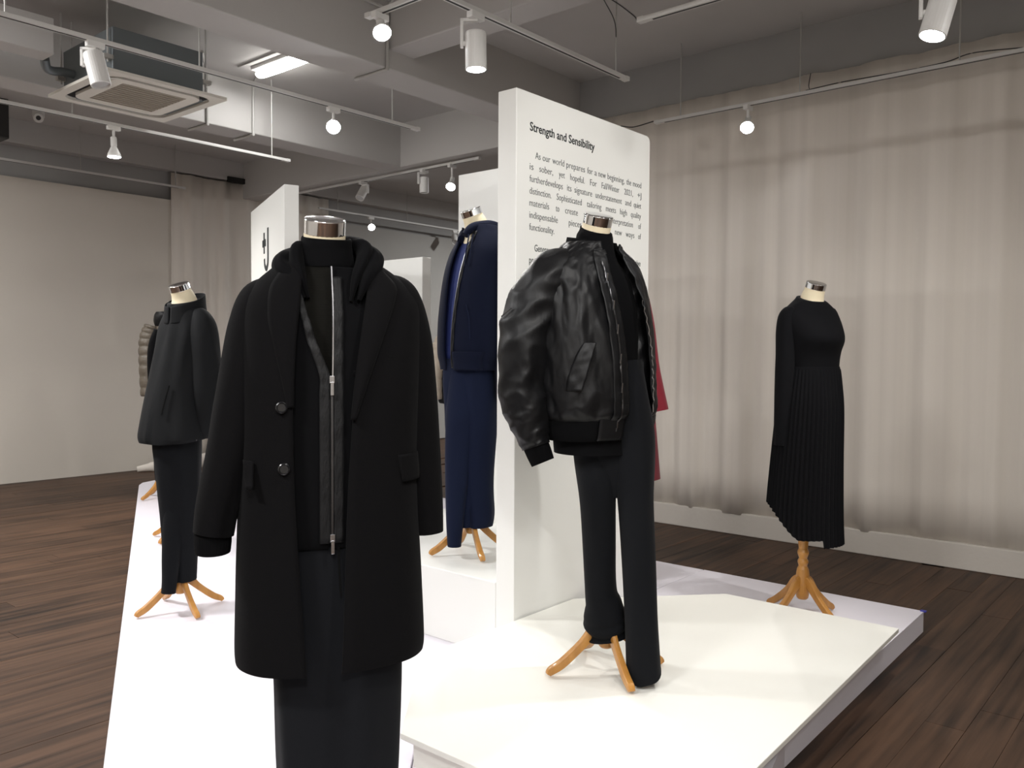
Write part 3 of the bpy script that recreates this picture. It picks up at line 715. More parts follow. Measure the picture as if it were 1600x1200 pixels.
# hood lying round the neck
bm = tube([(A(478), -0.098, Z(470), 0.005, 0.006), (A(462), -0.085, Z(442), 0.016, 0.020), (A(446), -0.035, Z(420), 0.024, 0.030), (A(452), 0.04, Z(406), 0.028, 0.034), (A(484), 0.09, Z(398), 0.032, 0.040), (A(522), 0.10, Z(392), 0.034, 0.042), (A(562), 0.08, Z(392), 0.032, 0.040), (A(584), 0.02, Z(403), 0.028, 0.035), (A(582), -0.04, Z(419), 0.024, 0.030), (A(570), -0.085, Z(442), 0.014, 0.020), (A(560), -0.100, Z(472), 0.005, 0.006)],
    26, 90, disp=lambda th, t: 0.22 * nz(math.cos(th) * 1.1, math.sin(th) * 1.1, t * 9) + 0.10 * nz(math.cos(th) * 3, math.sin(th) * 3, t * 20))
link_mesh('hood', bm, 'jersey_black', hd, smooth=True)
bm = tube([(A(484), -0.095, Z(470), 0.004, 0.008), (A(474), -0.080, Z(440), 0.012, 0.028), (A(466), -0.045, Z(412), 0.018, 0.036), (A(470), 0.02, Z(397), 0.020, 0.036), (A(491), 0.062, Z(386), 0.022, 0.036), (A(520), 0.075, Z(378), 0.022, 0.038), (A(552), 0.055, Z(378), 0.022, 0.038), (A(571), 0.0, Z(392), 0.022, 0.036), (A(565), -0.055, Z(416), 0.016, 0.032), (A(554), -0.088, Z(446), 0.010, 0.022), (A(548), -0.098, Z(474), 0.004, 0.008)],
    24, 90, disp=lambda th, t: 0.18 * nz(math.cos(th) * 1.2 + 5, math.sin(th) * 1.2, t * 10))
link_mesh('hood_edge', bm, 'jersey_black', hd, smooth=True)
# coat
kc = [(0.548, 0.014, 0.0, 0.222, 0.162, 2.5), (0.59, 0.014, 0.0, 0.224, 0.163, 2.5), (0.75, 0.013, 0.0, 0.219, 0.160, 2.5), (0.92, 0.012, 0.0, 0.213, 0.155, 2.5), (1.08, 0.013, 0.0, 0.211, 0.152, 2.5), (1.24, 0.016, 0.0, 0.213, 0.147, 2.5), (1.34, 0.020, 0.0, 0.215, 0.135, 2.4), (1.41, 0.024, 0.004, 0.212, 0.120, 2.3), (1.455, 0.024, 0.008, 0.188, 0.108, 2.2), (1.49, 0.020, 0.012, 0.148, 0.100, 2.1), (1.515, 0.015, 0.016, 0.112, 0.095, 2.0)]
cl = [(0.5, -0.085), (0.75, -0.100), (1.00, -0.110), (1.20, -0.115), (1.35, -0.112), (1.45, -0.105), (1.52, -0.09)]
cr = [(0.5, -0.012), (0.75, 0.000), (1.00, 0.012), (1.20, 0.024), (1.35, 0.040), (1.45, 0.055), (1.52, 0.07)]
ct = link_mesh('coat', loft(kc, 80, 70, Y1, arc=opened(kc, cl, cr), disp=lambda th, t: 0.004 * nz(th * 2, t * 5, 11) * (1 - t)), 'wool_black', f1, smooth=True, solid=0.006)
lap = strip(kc, [(1.14, 0.018, 0.022), (1.21, 0.023, 0.046), (1.28, 0.030, 0.071), (1.35, 0.039, 0.096), (1.42, 0.050, 0.121), (1.455, 0.056, 0.130), (1.485, 0.064, 0.112), (1.512, 0.070, 0.090)], Y1, 0.006, 8, 40, ofn=lambda i, j: 0.006 * math.sin(i * 3.1) + 0.004 * i)
link_mesh('lapel', lap, 'wool_black', ct, smooth=True, solid=0.004)
lap = strip(kc, [(1.17, -0.124, -0.116), (1.24, -0.140, -0.114), (1.31, -0.156, -0.111), (1.38, -0.170, -0.106), (1.44, -0.166, -0.100), (1.48, -0.140, -0.094), (1.512, -0.105, -0.088)], Y1, 0.005, 8, 40, ofn=lambda i, j: 0.004 * math.sin(i * 3.1))
link_mesh('lapel', lap, 'wool_black', ct, smooth=True, solid=0.004)
# thin upright seam strip on the right front
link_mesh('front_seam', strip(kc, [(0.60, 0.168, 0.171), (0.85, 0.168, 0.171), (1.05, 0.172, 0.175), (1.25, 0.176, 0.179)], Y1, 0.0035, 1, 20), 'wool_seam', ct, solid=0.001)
pk = strip(kc, [(1.274, 0.104, 0.172), (1.280, 0.104, 0.172), (1.286, 0.105, 0.173)], Y1, 0.002, 6, 4)
link_mesh('chest_pocket', pk, 'wool_black', ct, smooth=True, solid=0.003)
link_mesh('pocket_opening', strip(kc, [(1.286, 0.103, 0.173), (1.290, 0.104, 0.174)], Y1, 0.004, 6, 2), 'wool_seam', ct, solid=0.003)
link_mesh('pocket_flap', strip(kc, [(0.985, 0.148, 0.205), (1.02, 0.140, 0.206), (1.05, 0.134, 0.207)], Y1, 0.004, 6, 6, ofn=lambda i, j: 0.006 * (1 - j)), 'wool_black', ct, smooth=True, solid=0.004)
link_mesh('pocket_flap', strip(kc, [(0.985, -0.2115, -0.199), (1.015, -0.212, -0.197), (1.045, -0.212, -0.195)], Y1, 0.012, 6, 6, ofn=lambda i, j: 0.022 * (1 - j)), 'wool_black', ct, smooth=True, solid=0.006)
for zz, uu in ((1.170, -0.140), (1.030, -0.134)):
    p = Vector(surf(kc, zz, uu, Y1, 0.008))
    M = Matrix.Translation(p) @ Vector((0.1, -1, 0.1)).to_track_quat('Z', 'Y').to_matrix().to_4x4()
    bm = lathe([(0.010, 0), (0.0135, 0.002), (0.0135, 0.006), (0.011, 0.0075), (0.009, 0.005)], 24, M)
    link_mesh('button', bm, 'button_horn', ct)
p = Vector(surf(kc, 1.253, 0.030, Y1, 0.008))
o = link_mesh('buttonhole', box(-0.010, 0.010, -0.002, 0.004, -0.0015, 0.0015), 'wool_seam', ct); o.location = p; o.rotation_euler = (0, 0, Y1)
# sleeves
sl = tube([(A(436), 0.0, Z(448), 0.030, 0.050), (A(414), 0.0, Z(472), 0.056, 0.076), (A(405), -0.006, Z(512), 0.067, 0.082), (A(393), -0.014, Z(570), 0.066, 0.080), (A(379), -0.022, Z(640), 0.062, 0.077), (A(367), -0.03, Z(700), 0.058, 0.073), (A(350), -0.04, Z(770), 0.051, 0.067), (A(341), -0.045, Z(822), 0.047, 0.062)], 28, 60, disp=lambda th, t: 0.05 * nz(th * 1.2, t * 5, 21) * t)
sl = link_mesh('coat_sleeve', sl, 'wool_black', ct, smooth=True)
cf = tube([(A(340), -0.045, Z(815), 0.042, 0.052), (A(340), -0.046, Z(832), 0.043, 0.050), (A(340), -0.047, Z(846), 0.041, 0.048), (A(340), -0.047, Z(850), 0.040, 0.047)], 28, 10)
link_mesh('rib_cuff', cf, 'rib_black', hd, smooth=True)
sl = tube([(A(606), 0.03, Z(440), 0.030, 0.050), (A(628), 0.04, Z(462), 0.052, 0.074), (A(643), 0.048, Z(520), 0.060, 0.082), (A(653), 0.048, Z(600), 0.060, 0.080), (A(661), 0.045, Z(690), 0.056, 0.076), (A(669), 0.035, Z(780), 0.050, 0.070), (A(673), 0.03, Z(842), 0.046, 0.064)], 28, 60, disp=lambda th, t: 0.05 * nz(th * 1.2, t * 5, 31) * t)
link_mesh('coat_sleeve', sl, 'wool_black', ct, smooth=True)

# ---------------------------------------------------------------- 2. bomber jacket figure
f2 = figure('mannequin', 'headless mannequin in shiny black bomber jacket and long black trousers on the cream plinth', 2.454, 1.65, 0.20)
A = lambda p: (p - 952.7) * 0.002205
Z = lambda p: 1.12 + (550.2 - p) * 0.00222
Y2 = 0.74
stand(f2, 0, 0, math.radians(147), r=0.215, hub=0.085, legtop=0.20, post_top=0.8)
neck(f2, (A(932), -0.01, Z(352)), 0.62, 0.36, 0.050, 0.058, 0.11, 0.033)
# jumper
kj = [(0.775, A(936), 0, 0.160, 0.128, 2.2), (0.88, A(934), 0, 0.165, 0.125, 2.2), (1.05, A(932), 0, 0.165, 0.115, 2.2), (1.25, A(930), 0, 0.165, 0.115, 2.2), (1.37, A(930), 0, 0.140, 0.095, 2.1), (1.43, A(928), 0, 0.09, 0.075, 2), (1.475, A(928), 0.0, 0.069, 0.066, 2), (1.515, A(928), -0.002, 0.064, 0.062, 2), (Z(364), A(930), -0.006, 0.0575, 0.0575, 2), (Z(360), A(930), -0.006, 0.053, 0.053, 2)]
jm = link_mesh('roll_neck_jumper', loft(kj, 56, 60, Y2, zf=lambda th, t: -0.022 * math.cos(th + 0.1) * max(0, (t - 0.75) * 4), disp=lambda th, t: 0.002 * nz(th * 2, t * 9, 13)), 'jersey_black', f2, smooth=True)
# trousers
tw = loft([(0.62, A(966), 0, 0.04, 0.05, 2.2), (0.68, A(964), 0, 0.07, 0.07, 2.2), (0.74, A(960), 0, 0.100, 0.085, 2.3), (0.84, A(952), 0, 0.14, 0.10, 2.3), (0.92, A(946), 0, 0.150, 0.11, 2.3)], 40, 14, 0.55)
tr = link_mesh('trousers', tw, 'trouser_black', f2, smooth=True)
lg = tube([(A(932), 0.0, Z(672), 0.082, 0.10), (A(935), 0.0, Z(720), 0.078, 0.095), (A(937), 0.0, Z(780), 0.064, 0.085), (A(940), 0.0, Z(860), 0.058, 0.08), (A(943), 0.0, Z(925), 0.056, 0.075), (A(948), 0.0, Z(950), 0.066, 0.076), (A(951), 0.0, Z(975), 0.076, 0.078), (A(955), 0.0, Z(1000), 0.066, 0.068)], 28, 70,
    disp=lambda th, t: (0.05 * nz(th * 1.5, t * 6, 4) + (0.13 * math.sin(t * 60 + 3 * math.sin(th)) * max(0, (t - 0.80) * 5))) - 0.0)
link_mesh('trouser_leg', lg, 'trouser_black', tr, smooth=True)
lg = tube([(A(978), -0.03, Z(563), 0.055, 0.075), (A(984), -0.03, Z(620), 0.066, 0.085), (A(990), -0.01, Z(672), 0.076, 0.095), (A(993), -0.01, Z(720), 0.072, 0.095), (A(996), -0.025, Z(780), 0.062, 0.085), (A(1001), -0.055, Z(870), 0.058, 0.082), (A(1006), -0.075, Z(960), 0.056, 0.080), (A(1010), -0.085, Z(1025), 0.058, 0.080), (A(1011), -0.085, 0.042, 0.058, 0.080)], 28, 60, e=2.6,
    disp=lambda th, t: 0.04 * nz(th * 1.5, t * 4, 9))
link_mesh('trouser_leg', lg, 'trouser_black', tr, smooth=True)
# jacket
kb = [(Z(672), A(930), 0, 0.190, 0.140, 2.2), (Z(655), A(930), 0, 0.196, 0.146, 2.2), (Z(640), A(930), 0, 0.222, 0.170, 2.3), (Z(600), A(929), 0, 0.226, 0.172, 2.3), (Z(540), A(928), 0, 0.222, 0.166, 2.3), (Z(480), A(924), 0, 0.218, 0.152, 2.3), (Z(440), A(920), 0, 0.205, 0.135, 2.2), (Z(412), A(920), 0, 0.168, 0.115, 2.1), (Z(394), A(922), 0, 0.125, 0.098, 2.0), (Z(384), A(924), 0, 0.100, 0.088, 2.0)]
bl = [(0.7, -0.020), (Z(640), -0.012), (Z(540), -0.020), (Z(440), -0.030), (Z(390), -0.035)]
br = [(0.7, 0.120), (Z(640), 0.125), (Z(540), 0.120), (Z(440), 0.090), (Z(390), 0.060)]
def ridge(x, y, z): return 1 - 2.2 * abs(nz(x, y, z))
def wr(th, t):   # blouson wrinkles: long soft hollows crossed by sharper creases
    w = 0.012 * nz(th * 1.8, t * 4, 3) + 0.0070 * (ridge(th * 2.6 + t * 3.5, t * 6 - th * 1.2, 7) - 0.4) + 0.0032 * (ridge(th * 6 - t * 5, t * 13 + th * 2, 17) - 0.4)
    return w * min(1, max(0, (t - 0.12) * 8)) * (1 - max(0, t - 0.85) * 4)
bj = link_mesh('bomber_jacket', loft(kb, 190, 150, Y2, arc=opened(kb, bl, br), disp=wr), 'nylon_black', f2, smooth=True, solid=0.006)
def arc_ring(keys, left, right, z0, z1, dr, nv=8, m='rib_black', name='hem_rib', zf=None, yaw=Y2, par=bj, sc=0.0):
    ks = []
    for j in range(5):
        z = z0 + (z1 - z0) * j / 4
        lo, hi = 0, 1
        for _ in range(30):
            mid = (lo + hi) / 2
            if catmull(keys, mid)[0] < z: lo = mid
            else: hi = mid
        k = catmull(keys, lo); ks.append((z, k[1], k[2], k[3] + dr, k[4] + dr, k[5]))
    return link_mesh(name, loft(ks, 80, nv, yaw, arc=opened(ks, left, right), zf=zf, disp=lambda th, t: 0.004 * nz(th * 3, 1, 2)), m, par, smooth=True, solid=0.005)
hem = [(Z(682), A(930), 0, 0.186, 0.138, 2.2), (Z(676), A(930), 0, 0.194, 0.145, 2.2), (Z(660), A(930), 0, 0.200, 0.150, 2.2), (Z(646), A(930), 0, 0.206, 0.156, 2.2)]
link_mesh('hem_rib', loft(hem, 80, 10, Y2, arc=opened(hem, [(0, -0.10), (2, -0.10)], [(0, 0.13), (2, 0.13)])), 'rib_black', bj, smooth=True, solid=0.006)
# plain nylon end of the hem band beside the zip
link_mesh('hem_tab', strip(hem, [(Z(681), -0.105, -0.012), (Z(664), -0.105, -0.010), (Z(645), -0.105, -0.010)], Y2, 0.010, 8, 8), 'nylon_black', bj, smooth=True, solid=0.004)
# zip, placket
link_mesh('placket', strip(kb, [(Z(668), -0.070, -0.008), (Z(600), -0.072, -0.010), (Z(500), -0.078, -0.020), (Z(420), -0.080, -0.028), (Z(396), -0.072, -0.030)], Y2, 0.014, 8, 60, ofn=lambda i, j: 0.0045 * nz(i * 2, j * 22, 3)), 'nylon_black', bj, smooth=True, solid=0.003)
link_mesh('zip_teeth', strip(kb, [(Z(668), -0.046, -0.041), (Z(600), -0.048, -0.043), (Z(500), -0.055, -0.050), (Z(415), -0.060, -0.055)], Y2, 0.0195, 2, 60, ofn=lambda i, j: 0.003 * nz(i * 2, j * 22, 3)), 'zip_dark', bj, solid=0.002)
for q in (0.05, 0.26, 0.43, 0.6, 0.74, 0.9):
    p = Vector(surf(kb, Z(668) + (Z(415) - Z(668)) * q, -0.0445 - 0.013 * q, Y2, 0.023))
    o = link_mesh('zip_glint', box(-0.0022, 0.0022, -0.002, 0.002, -0.016, 0.016), 'zip_steel', bj); o.location = p; o.rotation_euler = (0.1, 0, Y2)
# the far front edge with its zip
link_mesh('zip_teeth', strip(kb, [(Z(668), 0.118, 0.124), (Z(600), 0.122, 0.128), (Z(540), 0.118, 0.124), (Z(470), 0.098, 0.104)], Y2, 0.012, 2, 40, ofn=lambda i, j: 0.003 * math.sin(j * 90)), 'zip_steel', bj, solid=0.002)
# slanting pocket with flap
link_mesh('pocket_flap', strip(kb, [(Z(606), -0.208, -0.178), (Z(588), -0.203, -0.166), (Z(570), -0.194, -0.154), (Z(552), -0.180, -0.142), (Z(536), -0.160, -0.131)], Y2, 0.010, 8, 24, ofn=lambda i, j: 0.010 * i + 0.004 * nz(i * 2, j * 6, 4)), 'nylon_black', bj, smooth=True, solid=0.005)
# ribbed collar standing round the roll neck
ck = [(Z(398), A(925), 0.0, 0.106, 0.094, 2), (Z(388), A(925), 0.004, 0.094, 0.088, 2), (Z(376), A(924), 0.008, 0.086, 0.082, 2), (Z(368), A(924), 0.010, 0.082, 0.079, 2)]
link_mesh('collar', loft(ck, 60, 12, Y2, arc=opened(ck, [(0, -0.045), (2, -0.060)], [(0, 0.065), (2, 0.070)]), zf=lambda th, t: -0.025 * (0.5 + 0.5 * math.cos(th)) * (0.4 + t)), 'rib_black', bj, smooth=True, solid=0.006)
# sleeves
def wr2(seed, a=0.10):
    return lambda th, t: (a * nz(math.cos(th) * 1.2, math.sin(th) * 1.2 + seed, t * 5) + 0.085 * (ridge(math.cos(th) * 1.1 + 3 * t, math.sin(th) * 1.1 + seed, t * 9) - 0.4) + 0.028 * (ridge(math.cos(th) * 2, math.sin(th) * 2 + seed, t * 20) - 0.4) * min(1, max(0, (t - 0.25) * 2))) * min(1, t * 6)
sv = tube([(A(894), -0.05, Z(412), 0.045, 0.075), (A(866), -0.085, Z(434), 0.085, 0.098), (A(836), -0.11, Z(490), 0.096, 0.105), (A(824), -0.125, Z(560), 0.092, 0.105), (A(826), -0.135, Z(620), 0.080, 0.095), (A(836), -0.145, Z(665), 0.062, 0.075), (A(845), -0.15, Z(692), 0.046, 0.055)], 60, 130, disp=wr2(4))
link_mesh('jacket_sleeve', sv, 'nylon_black', bj, smooth=True)
link_mesh('rib_cuff', tube([(A(843), -0.15, Z(688), 0.044, 0.052), (A(849), -0.153, Z(702), 0.043, 0.050), (A(855), -0.156, Z(716), 0.040, 0.046)], 26, 10), 'rib_black', bj, smooth=True)
sv = tube([(A(965), 0.05, Z(418), 0.050, 0.075), (A(982), 0.10, Z(450), 0.062, 0.09), (A(993), 0.12, Z(520), 0.066, 0.09), (A(1000), 0.11, Z(600), 0.062, 0.085), (A(1004), 0.10, Z(660), 0.052, 0.07), (A(1006), 0.10, Z(690), 0.036, 0.05)], 50, 110, disp=wr2(8, 0.07))
link_mesh('jacket_sleeve', sv, 'nylon_black', bj, smooth=True)
link_mesh('rib_cuff', tube([(A(1007), 0.10, Z(686), 0.036, 0.046), (A(1008), 0.10, Z(712), 0.032, 0.042)], 24, 8), 'rib_black', bj, smooth=True)
# sleeve pocket zip
o = link_mesh('sleeve_zip', box(-0.002, 0.002, -0.002, 0.002, -0.022, 0.022), 'zip_steel', bj); o.location = (A(800), -0.19, Z(492)); o.rotation_euler = (0.2, 0.9, 0)

# ---------------------------------------------------------------- 3. pleated dress figure
f3 = figure('mannequin', 'headless mannequin in long sleeved black dress with pleated skirt before the curtain', 3.83, 1.49, 0.10)
A = lambda p: (p - 1262) * 0.002768
Z = lambda p: 1.22 + (552 - p) * 0.002932
Y3 = 0.72
stand(f3, 0, 0, math.radians(160), r=0.205, hub=0.085, legtop=0.205, post_top=1.0, turned=True)
neck(f3, (A(1273), -0.012, Z(451)), 0.75, 0.36, 0.0455, 0.058, 0.13, 0.026)
kd = [(Z(586), A(1272), 0.0, 0.128, 0.095, 2.1), (Z(572), A(1272), 0, 0.124, 0.092, 2.1), (Z(550), A(1271), 0, 0.133, 0.104, 2.1), (Z(530), A(1270), 0, 0.143, 0.132, 2.1), (Z(508), A(1266), 0, 0.150, 0.112, 2.2), (Z(492), A(1264), 0, 0.148, 0.088, 2.2), (Z(480), A(1265), 0.0, 0.115, 0.072, 2.1), (Z(470), A(1266), 0.0, 0.078, 0.062, 2), (Z(467), A(1266), 0.0, 0.066, 0.056, 2)]
bd = link_mesh('bodice', loft(kd, 56, 50, Y3, zf=lambda th, t: -0.018 * math.cos(th) * max(0, t - 0.75) * 4, disp=lambda th, t: 0.002 * nz(th * 2, t * 6, 3)), 'crepe_black', f3, smooth=True)
ks = [(Z(848), A(1264), 0, 0.172, 0.150, 2.1), (Z(800), A(1264), 0, 0.166, 0.144, 2.1), (Z(720), A(1266), 0, 0.156, 0.136, 2.1), (Z(640), A(1269), 0, 0.147, 0.126, 2.1), (Z(600), A(1271), 0, 0.136, 0.108, 2.1), (Z(576), A(1272), 0, 0.127, 0.096, 2.1)]
def hemrise(th, t):
    # hem is higher on the side turned away from the front, lower in a tongue at the front
    s = 0.5 - 0.5 * math.sin(th + 0.55)       # 1 on the figure's right side
    r = 0.145 * max(0, (s - 0.62) / 0.38) ** 1.4 + (0.035 if not (-0.25 < math.sin(th - 0.1) < 0.85 and math.cos(th) > 0) else 0.0)
    return r * (1 - t) ** 1.5
def pleat(th, t):
    x = (th * 46 / (2 * PI)) % 1.0
    return (0.010 * abs(2 * x - 1) - 0.005) * (1 - t) ** 0.5
sk = link_mesh('pleated_skirt', loft(ks, 276, 40, Y3, disp=pleat, zf=hemrise, caps=False), 'crepe_black', f3, smooth=False, solid=0.003)
sv = tube([(A(1238), -0.06, Z(487), 0.030, 0.045), (A(1231), -0.075, Z(502), 0.045, 0.055), (A(1229), -0.085, Z(560), 0.044, 0.052), (A(1227), -0.09, Z(630), 0.039, 0.046), (A(1225), -0.09, Z(694), 0.034, 0.042)], 24, 40, disp=lambda th, t: 0.04 * nz(th * 1.4, t * 6, 2))
link_mesh('dress_sleeve', sv, 'crepe_black', bd, smooth=True)
sv = tube([(A(1296), 0.06, Z(487), 0.030, 0.045), (A(1301), 0.085, Z(505), 0.034, 0.05), (A(1300), 0.10, Z(560), 0.034, 0.05), (A(1298), 0.10, Z(640), 0.034, 0.045), (A(1295), 0.09, Z(694), 0.030, 0.04)], 24, 40)
link_mesh('dress_sleeve', sv, 'crepe_black', bd, smooth=True)
link_mesh('waist_seam', loft([(Z(580), A(1272), 0, 0.1285, 0.0965, 2.1), (Z(576), A(1272), 0, 0.129, 0.097, 2.1), (Z(572), A(1272), 0, 0.1265, 0.0945, 2.1)], 56, 4, Y3, caps=False), 'crepe_black', bd, smooth=True)

# ---------------------------------------------------------------- 4. black shirt jacket figure
f4 = figure('mannequin', 'headless mannequin in black stand collar shirt jacket and tapered black trousers by the slanting edge', 2.117, 3.976, 0.02)
A = lambda p: (p - 279.5) * 0.002947
Z = lambda p: 1.30 + (546.1 - p) * 0.003167
Y4 = -0.85
stand(f4, 0, 0, math.radians(173), r=0.215, hub=0.085, legtop=0.20, post_top=0.7)
neck(f4, (A(284), -0.015, Z(453)), -0.95, 0.38, 0.0495, 0.066, 0.13, 0.030)
k4 = [(Z(684), A(272), 0, 0.188, 0.142, 2.2), (Z(672), A(272), 0, 0.190, 0.146, 2.2), (Z(620), A(277), 0, 0.168, 0.130, 2.2), (Z(560), A(284), 0, 0.150, 0.112, 2.2), (Z(520), A(289), 0, 0.140, 0.098, 2.2), (Z(496), A(291), 0, 0.122, 0.088, 2.1), (Z(480), A(291), 0, 0.098, 0.085, 2), (Z(470), A(291), 0, 0.086, 0.080, 2)]
jk = link_mesh('shirt_jacket', loft(k4, 80, 60, Y4, zf=lambda th, t: (0.02 * math.cos(th)) * -(1 - t) ** 3 - 0.02 * math.cos(th) * t ** 6,
    disp=lambda th, t: 0.009 * nz(th * 2.2, t * 4, 6) + 0.004 * math.sin(th * 9 + 2 * t) * (1 - t)), 'cotton_black', f4, smooth=True)
kcol = [(Z(494), A(291), 0.0, 0.100, 0.094, 2), (Z(484), A(291), 0, 0.096, 0.092, 2), (Z(472), A(291), 0, 0.093, 0.090, 2), (Z(468), A(291), 0, 0.091, 0.089, 2)]
link_mesh('stand_collar', loft(kcol, 56, 10, Y4, arc=lambda t: (0.05, 2 * PI - 0.05), zf=lambda th, t: -0.040 * math.cos(th)), 'cotton_black', jk, smooth=True, solid=0.005)
link_mesh('pocket_welt', strip(k4, [(Z(645), 0.062, 0.067), (Z(620), 0.068, 0.073), (Z(600), 0.074, 0.079)], Y4, 0.008, 2, 8), 'wool_seam', jk, solid=0.003)
sv = tube([(A(312), -0.05, Z(490), 0.040, 0.055), (A(318), -0.085, Z(512), 0.066, 0.072), (A(322), -0.105, Z(560), 0.070, 0.078), (A(323), -0.11, Z(615), 0.068, 0.078), (A(320), -0.10, Z(655), 0.056, 0.066), (A(316), -0.095, Z(681), 0.030, 0.04)], 30, 60, disp=lambda th, t: 0.09 * nz(th * 1.4, t * 5, 8) + 0.05 * math.sin(7 * th) * max(0, t - 0.7))
link_mesh('jacket_sleeve', sv, 'cotton_black', jk, smooth=True)
for qx, qy in ((A(284), -0.16), (A(303), -0.155)):
    o = link_mesh('cord_toggle', lathe([(0.006, -0.012), (0.008, -0.008), (0.008, 0.008), (0.006, 0.012)], 10), 'button_horn', jk); o.location = (qx, qy, Z(683)); o.rotation_euler = (0, 1.2, 0)
kt = [(Z(908), A(280), 0, 0.076, 0.075, 2.2), (Z(880), A(280), 0, 0.080, 0.080, 2.2), (Z(800), A(280), 0, 0.094, 0.095, 2.3), (Z(730), A(278), 0, 0.108, 0.105, 2.3), (Z(690), A(277), 0, 0.114, 0.11, 2.3), (Z(660), A(277), 0, 0.114, 0.11, 2.3)]
tr = link_mesh('trousers', loft(kt, 48, 40, -0.3, disp=lambda th, t: 0.006 * nz(th * 2, t * 4, 5) - 0.014 * math.exp(-((math.sin((th - 0.15) / 2)) / 0.06) ** 2) * (1 - t)), 'trouser_black', f4, smooth=True)
lg = tube([(A(277), -0.01, Z(680), 0.05, 0.05), (A(272), -0.035, Z(780), 0.052, 0.05), (A(266), -0.06, Z(860), 0.044, 0.05), (A(263), -0.07, Z(900), 0.036, 0.05), (A(261), -0.075, Z(921), 0.034, 0.048)], 20, 24, e=2.4)
link_mesh('trouser_leg', lg, 'trouser_black', tr, smooth=True)

# ---------------------------------------------------------------- 5. navy hoodie figure
f5 = figure('mannequin', 'headless mannequin in navy zip hoodie and navy trousers on the low white block', 2.975, 2.795, 0.34)
A = lambda p: (p - 737) * 0.003078
Z = lambda p: 0.98 + (548.9 - p) * 0.003081
Y5 = -0.85
stand(f5, 0, 0, math.radians(150), r=0.20, hub=0.10, legtop=0.20, post_top=0.7)
neck(f5, (A(738), -0.01, Z(338)), -1.0, 0.42, 0.050, 0.066, 0.14, 0.030)
k5 = [(Z(577), A(735), 0, 0.150, 0.118, 2.2), (Z(565), A(735), 0, 0.156, 0.122, 2.2), (Z(548), A(736), 0, 0.172, 0.132, 2.2), (Z(500), A(738), 0, 0.174, 0.134, 2.2), (Z(440), A(743), 0, 0.170, 0.126, 2.2), (Z(400), A(748), 0, 0.160, 0.110, 2.2), (Z(378), A(752), 0, 0.132, 0.095, 2.1), (Z(364), A(752), 0, 0.098, 0.085, 2), (Z(356), A(750), 0, 0.085, 0.078, 2)]
h5l = [(0.5, -0.035), (Z(500), -0.040), (Z(380), -0.055), (Z(350), -0.06)]
h5r = [(0.5, 0.020), (Z(500), 0.030), (Z(380), 0.045), (Z(350), 0.045)]
hd = link_mesh('zip_hoodie', loft(k5, 80, 60, Y5, arc=opened(k5, h5l, h5r), disp=lambda th, t: 0.005 * nz(th * 2, t * 5, 6)), 'navy_jersey', f5, smooth=True, solid=0.006)
ki = [(k[0], k[1], k[2], k[3] - 0.020, k[4] - 0.020, 2.1) for k in k5]
link_mesh('inner_top', loft(ki, 48, 30, Y5), 'blue_lining', f5, smooth=True)
link_mesh('zip_tape', strip(k5, [(Z(574), 0.020, 0.034), (Z(500), 0.028, 0.042), (Z(420), 0.038, 0.052), (Z(366), 0.045, 0.060)], Y5, 0.009, 3, 40, ofn=lambda i, j: 0.002 * math.sin(j * 50)), 'ribbon_black', hd, smooth=True, solid=0.002)
link_mesh('zip_teeth', strip(k5, [(Z(574), 0.018, 0.022), (Z(500), 0.026, 0.030), (Z(420), 0.036, 0.040), (Z(366), 0.043, 0.047)], Y5, 0.011, 2, 40), 'zip_dark', hd, solid=0.002)
link_mesh('hem_band', strip(k5, [(Z(577), 0.03, 0.150), (Z(562), 0.03, 0.154), (Z(549), 0.03, 0.170)], Y5, 0.010, 10, 8), 'navy_jersey', hd, smooth=True, solid=0.004)
link_mesh('pocket_edge', strip(k5, [(Z(530), 0.120, 0.124), (Z(500), 0.112, 0.116), (Z(478), 0.092, 0.096)], Y5, 0.010, 2, 12), 'navy_cotton', hd, solid=0.003)
bm = tube([(A(727), -0.085, Z(372), 0.016, 0.022), (A(738), -0.07, Z(360), 0.022, 0.03), (A(760), -0.02, Z(355), 0.028, 0.034), (A(778), 0.03, Z(358), 0.034, 0.036), (A(776), 0.09, Z(358), 0.034, 0.036), (A(752), 0.10, Z(358), 0.03, 0.034), (A(728), 0.05, Z(362), 0.024, 0.03), (A(720), -0.02, Z(376), 0.016, 0.022)], 20, 50, disp=lambda th, t: 0.12 * nz(th * 1.3, t * 9, 3))
link_mesh('hood', bm, 'navy_jersey', hd, smooth=True)
for dx in (0.0, 0.02):
    link_mesh('draw_cord', wire([(A(733) + dx, -0.115, Z(372)), (A(731) + dx, -0.128, Z(385)), (A(728) + dx, -0.135, Z(402)), (A(727) + dx, -0.14, Z(420))], 0.003), 'navy_cotton', hd, smooth=True)
sv = tube([(A(775), -0.05, Z(384), 0.045, 0.06), (A(782), -0.08, Z(404), 0.062, 0.072), (A(788), -0.09, Z(460), 0.062, 0.072), (A(790), -0.09, Z(530), 0.056, 0.066), (A(790), -0.085, Z(590), 0.050, 0.058), (A(788), -0.08, Z(625), 0.036, 0.042)], 26, 40, disp=lambda th, t: 0.06 * nz(th * 1.4, t * 6, 8))
link_mesh('hoodie_sleeve', sv, 'navy_jersey', hd, smooth=True)
kt = [(Z(822), A(742), 0, 0.090, 0.085, 2.2), (Z(800), A(742), 0, 0.100, 0.092, 2.2), (Z(740), A(738), 0, 0.108, 0.10, 2.3), (Z(660), A(737), 0, 0.126, 0.108, 2.3), (Z(600), A(736), 0, 0.132, 0.112, 2.3), (Z(560), A(736), 0, 0.126, 0.108, 2.3)]
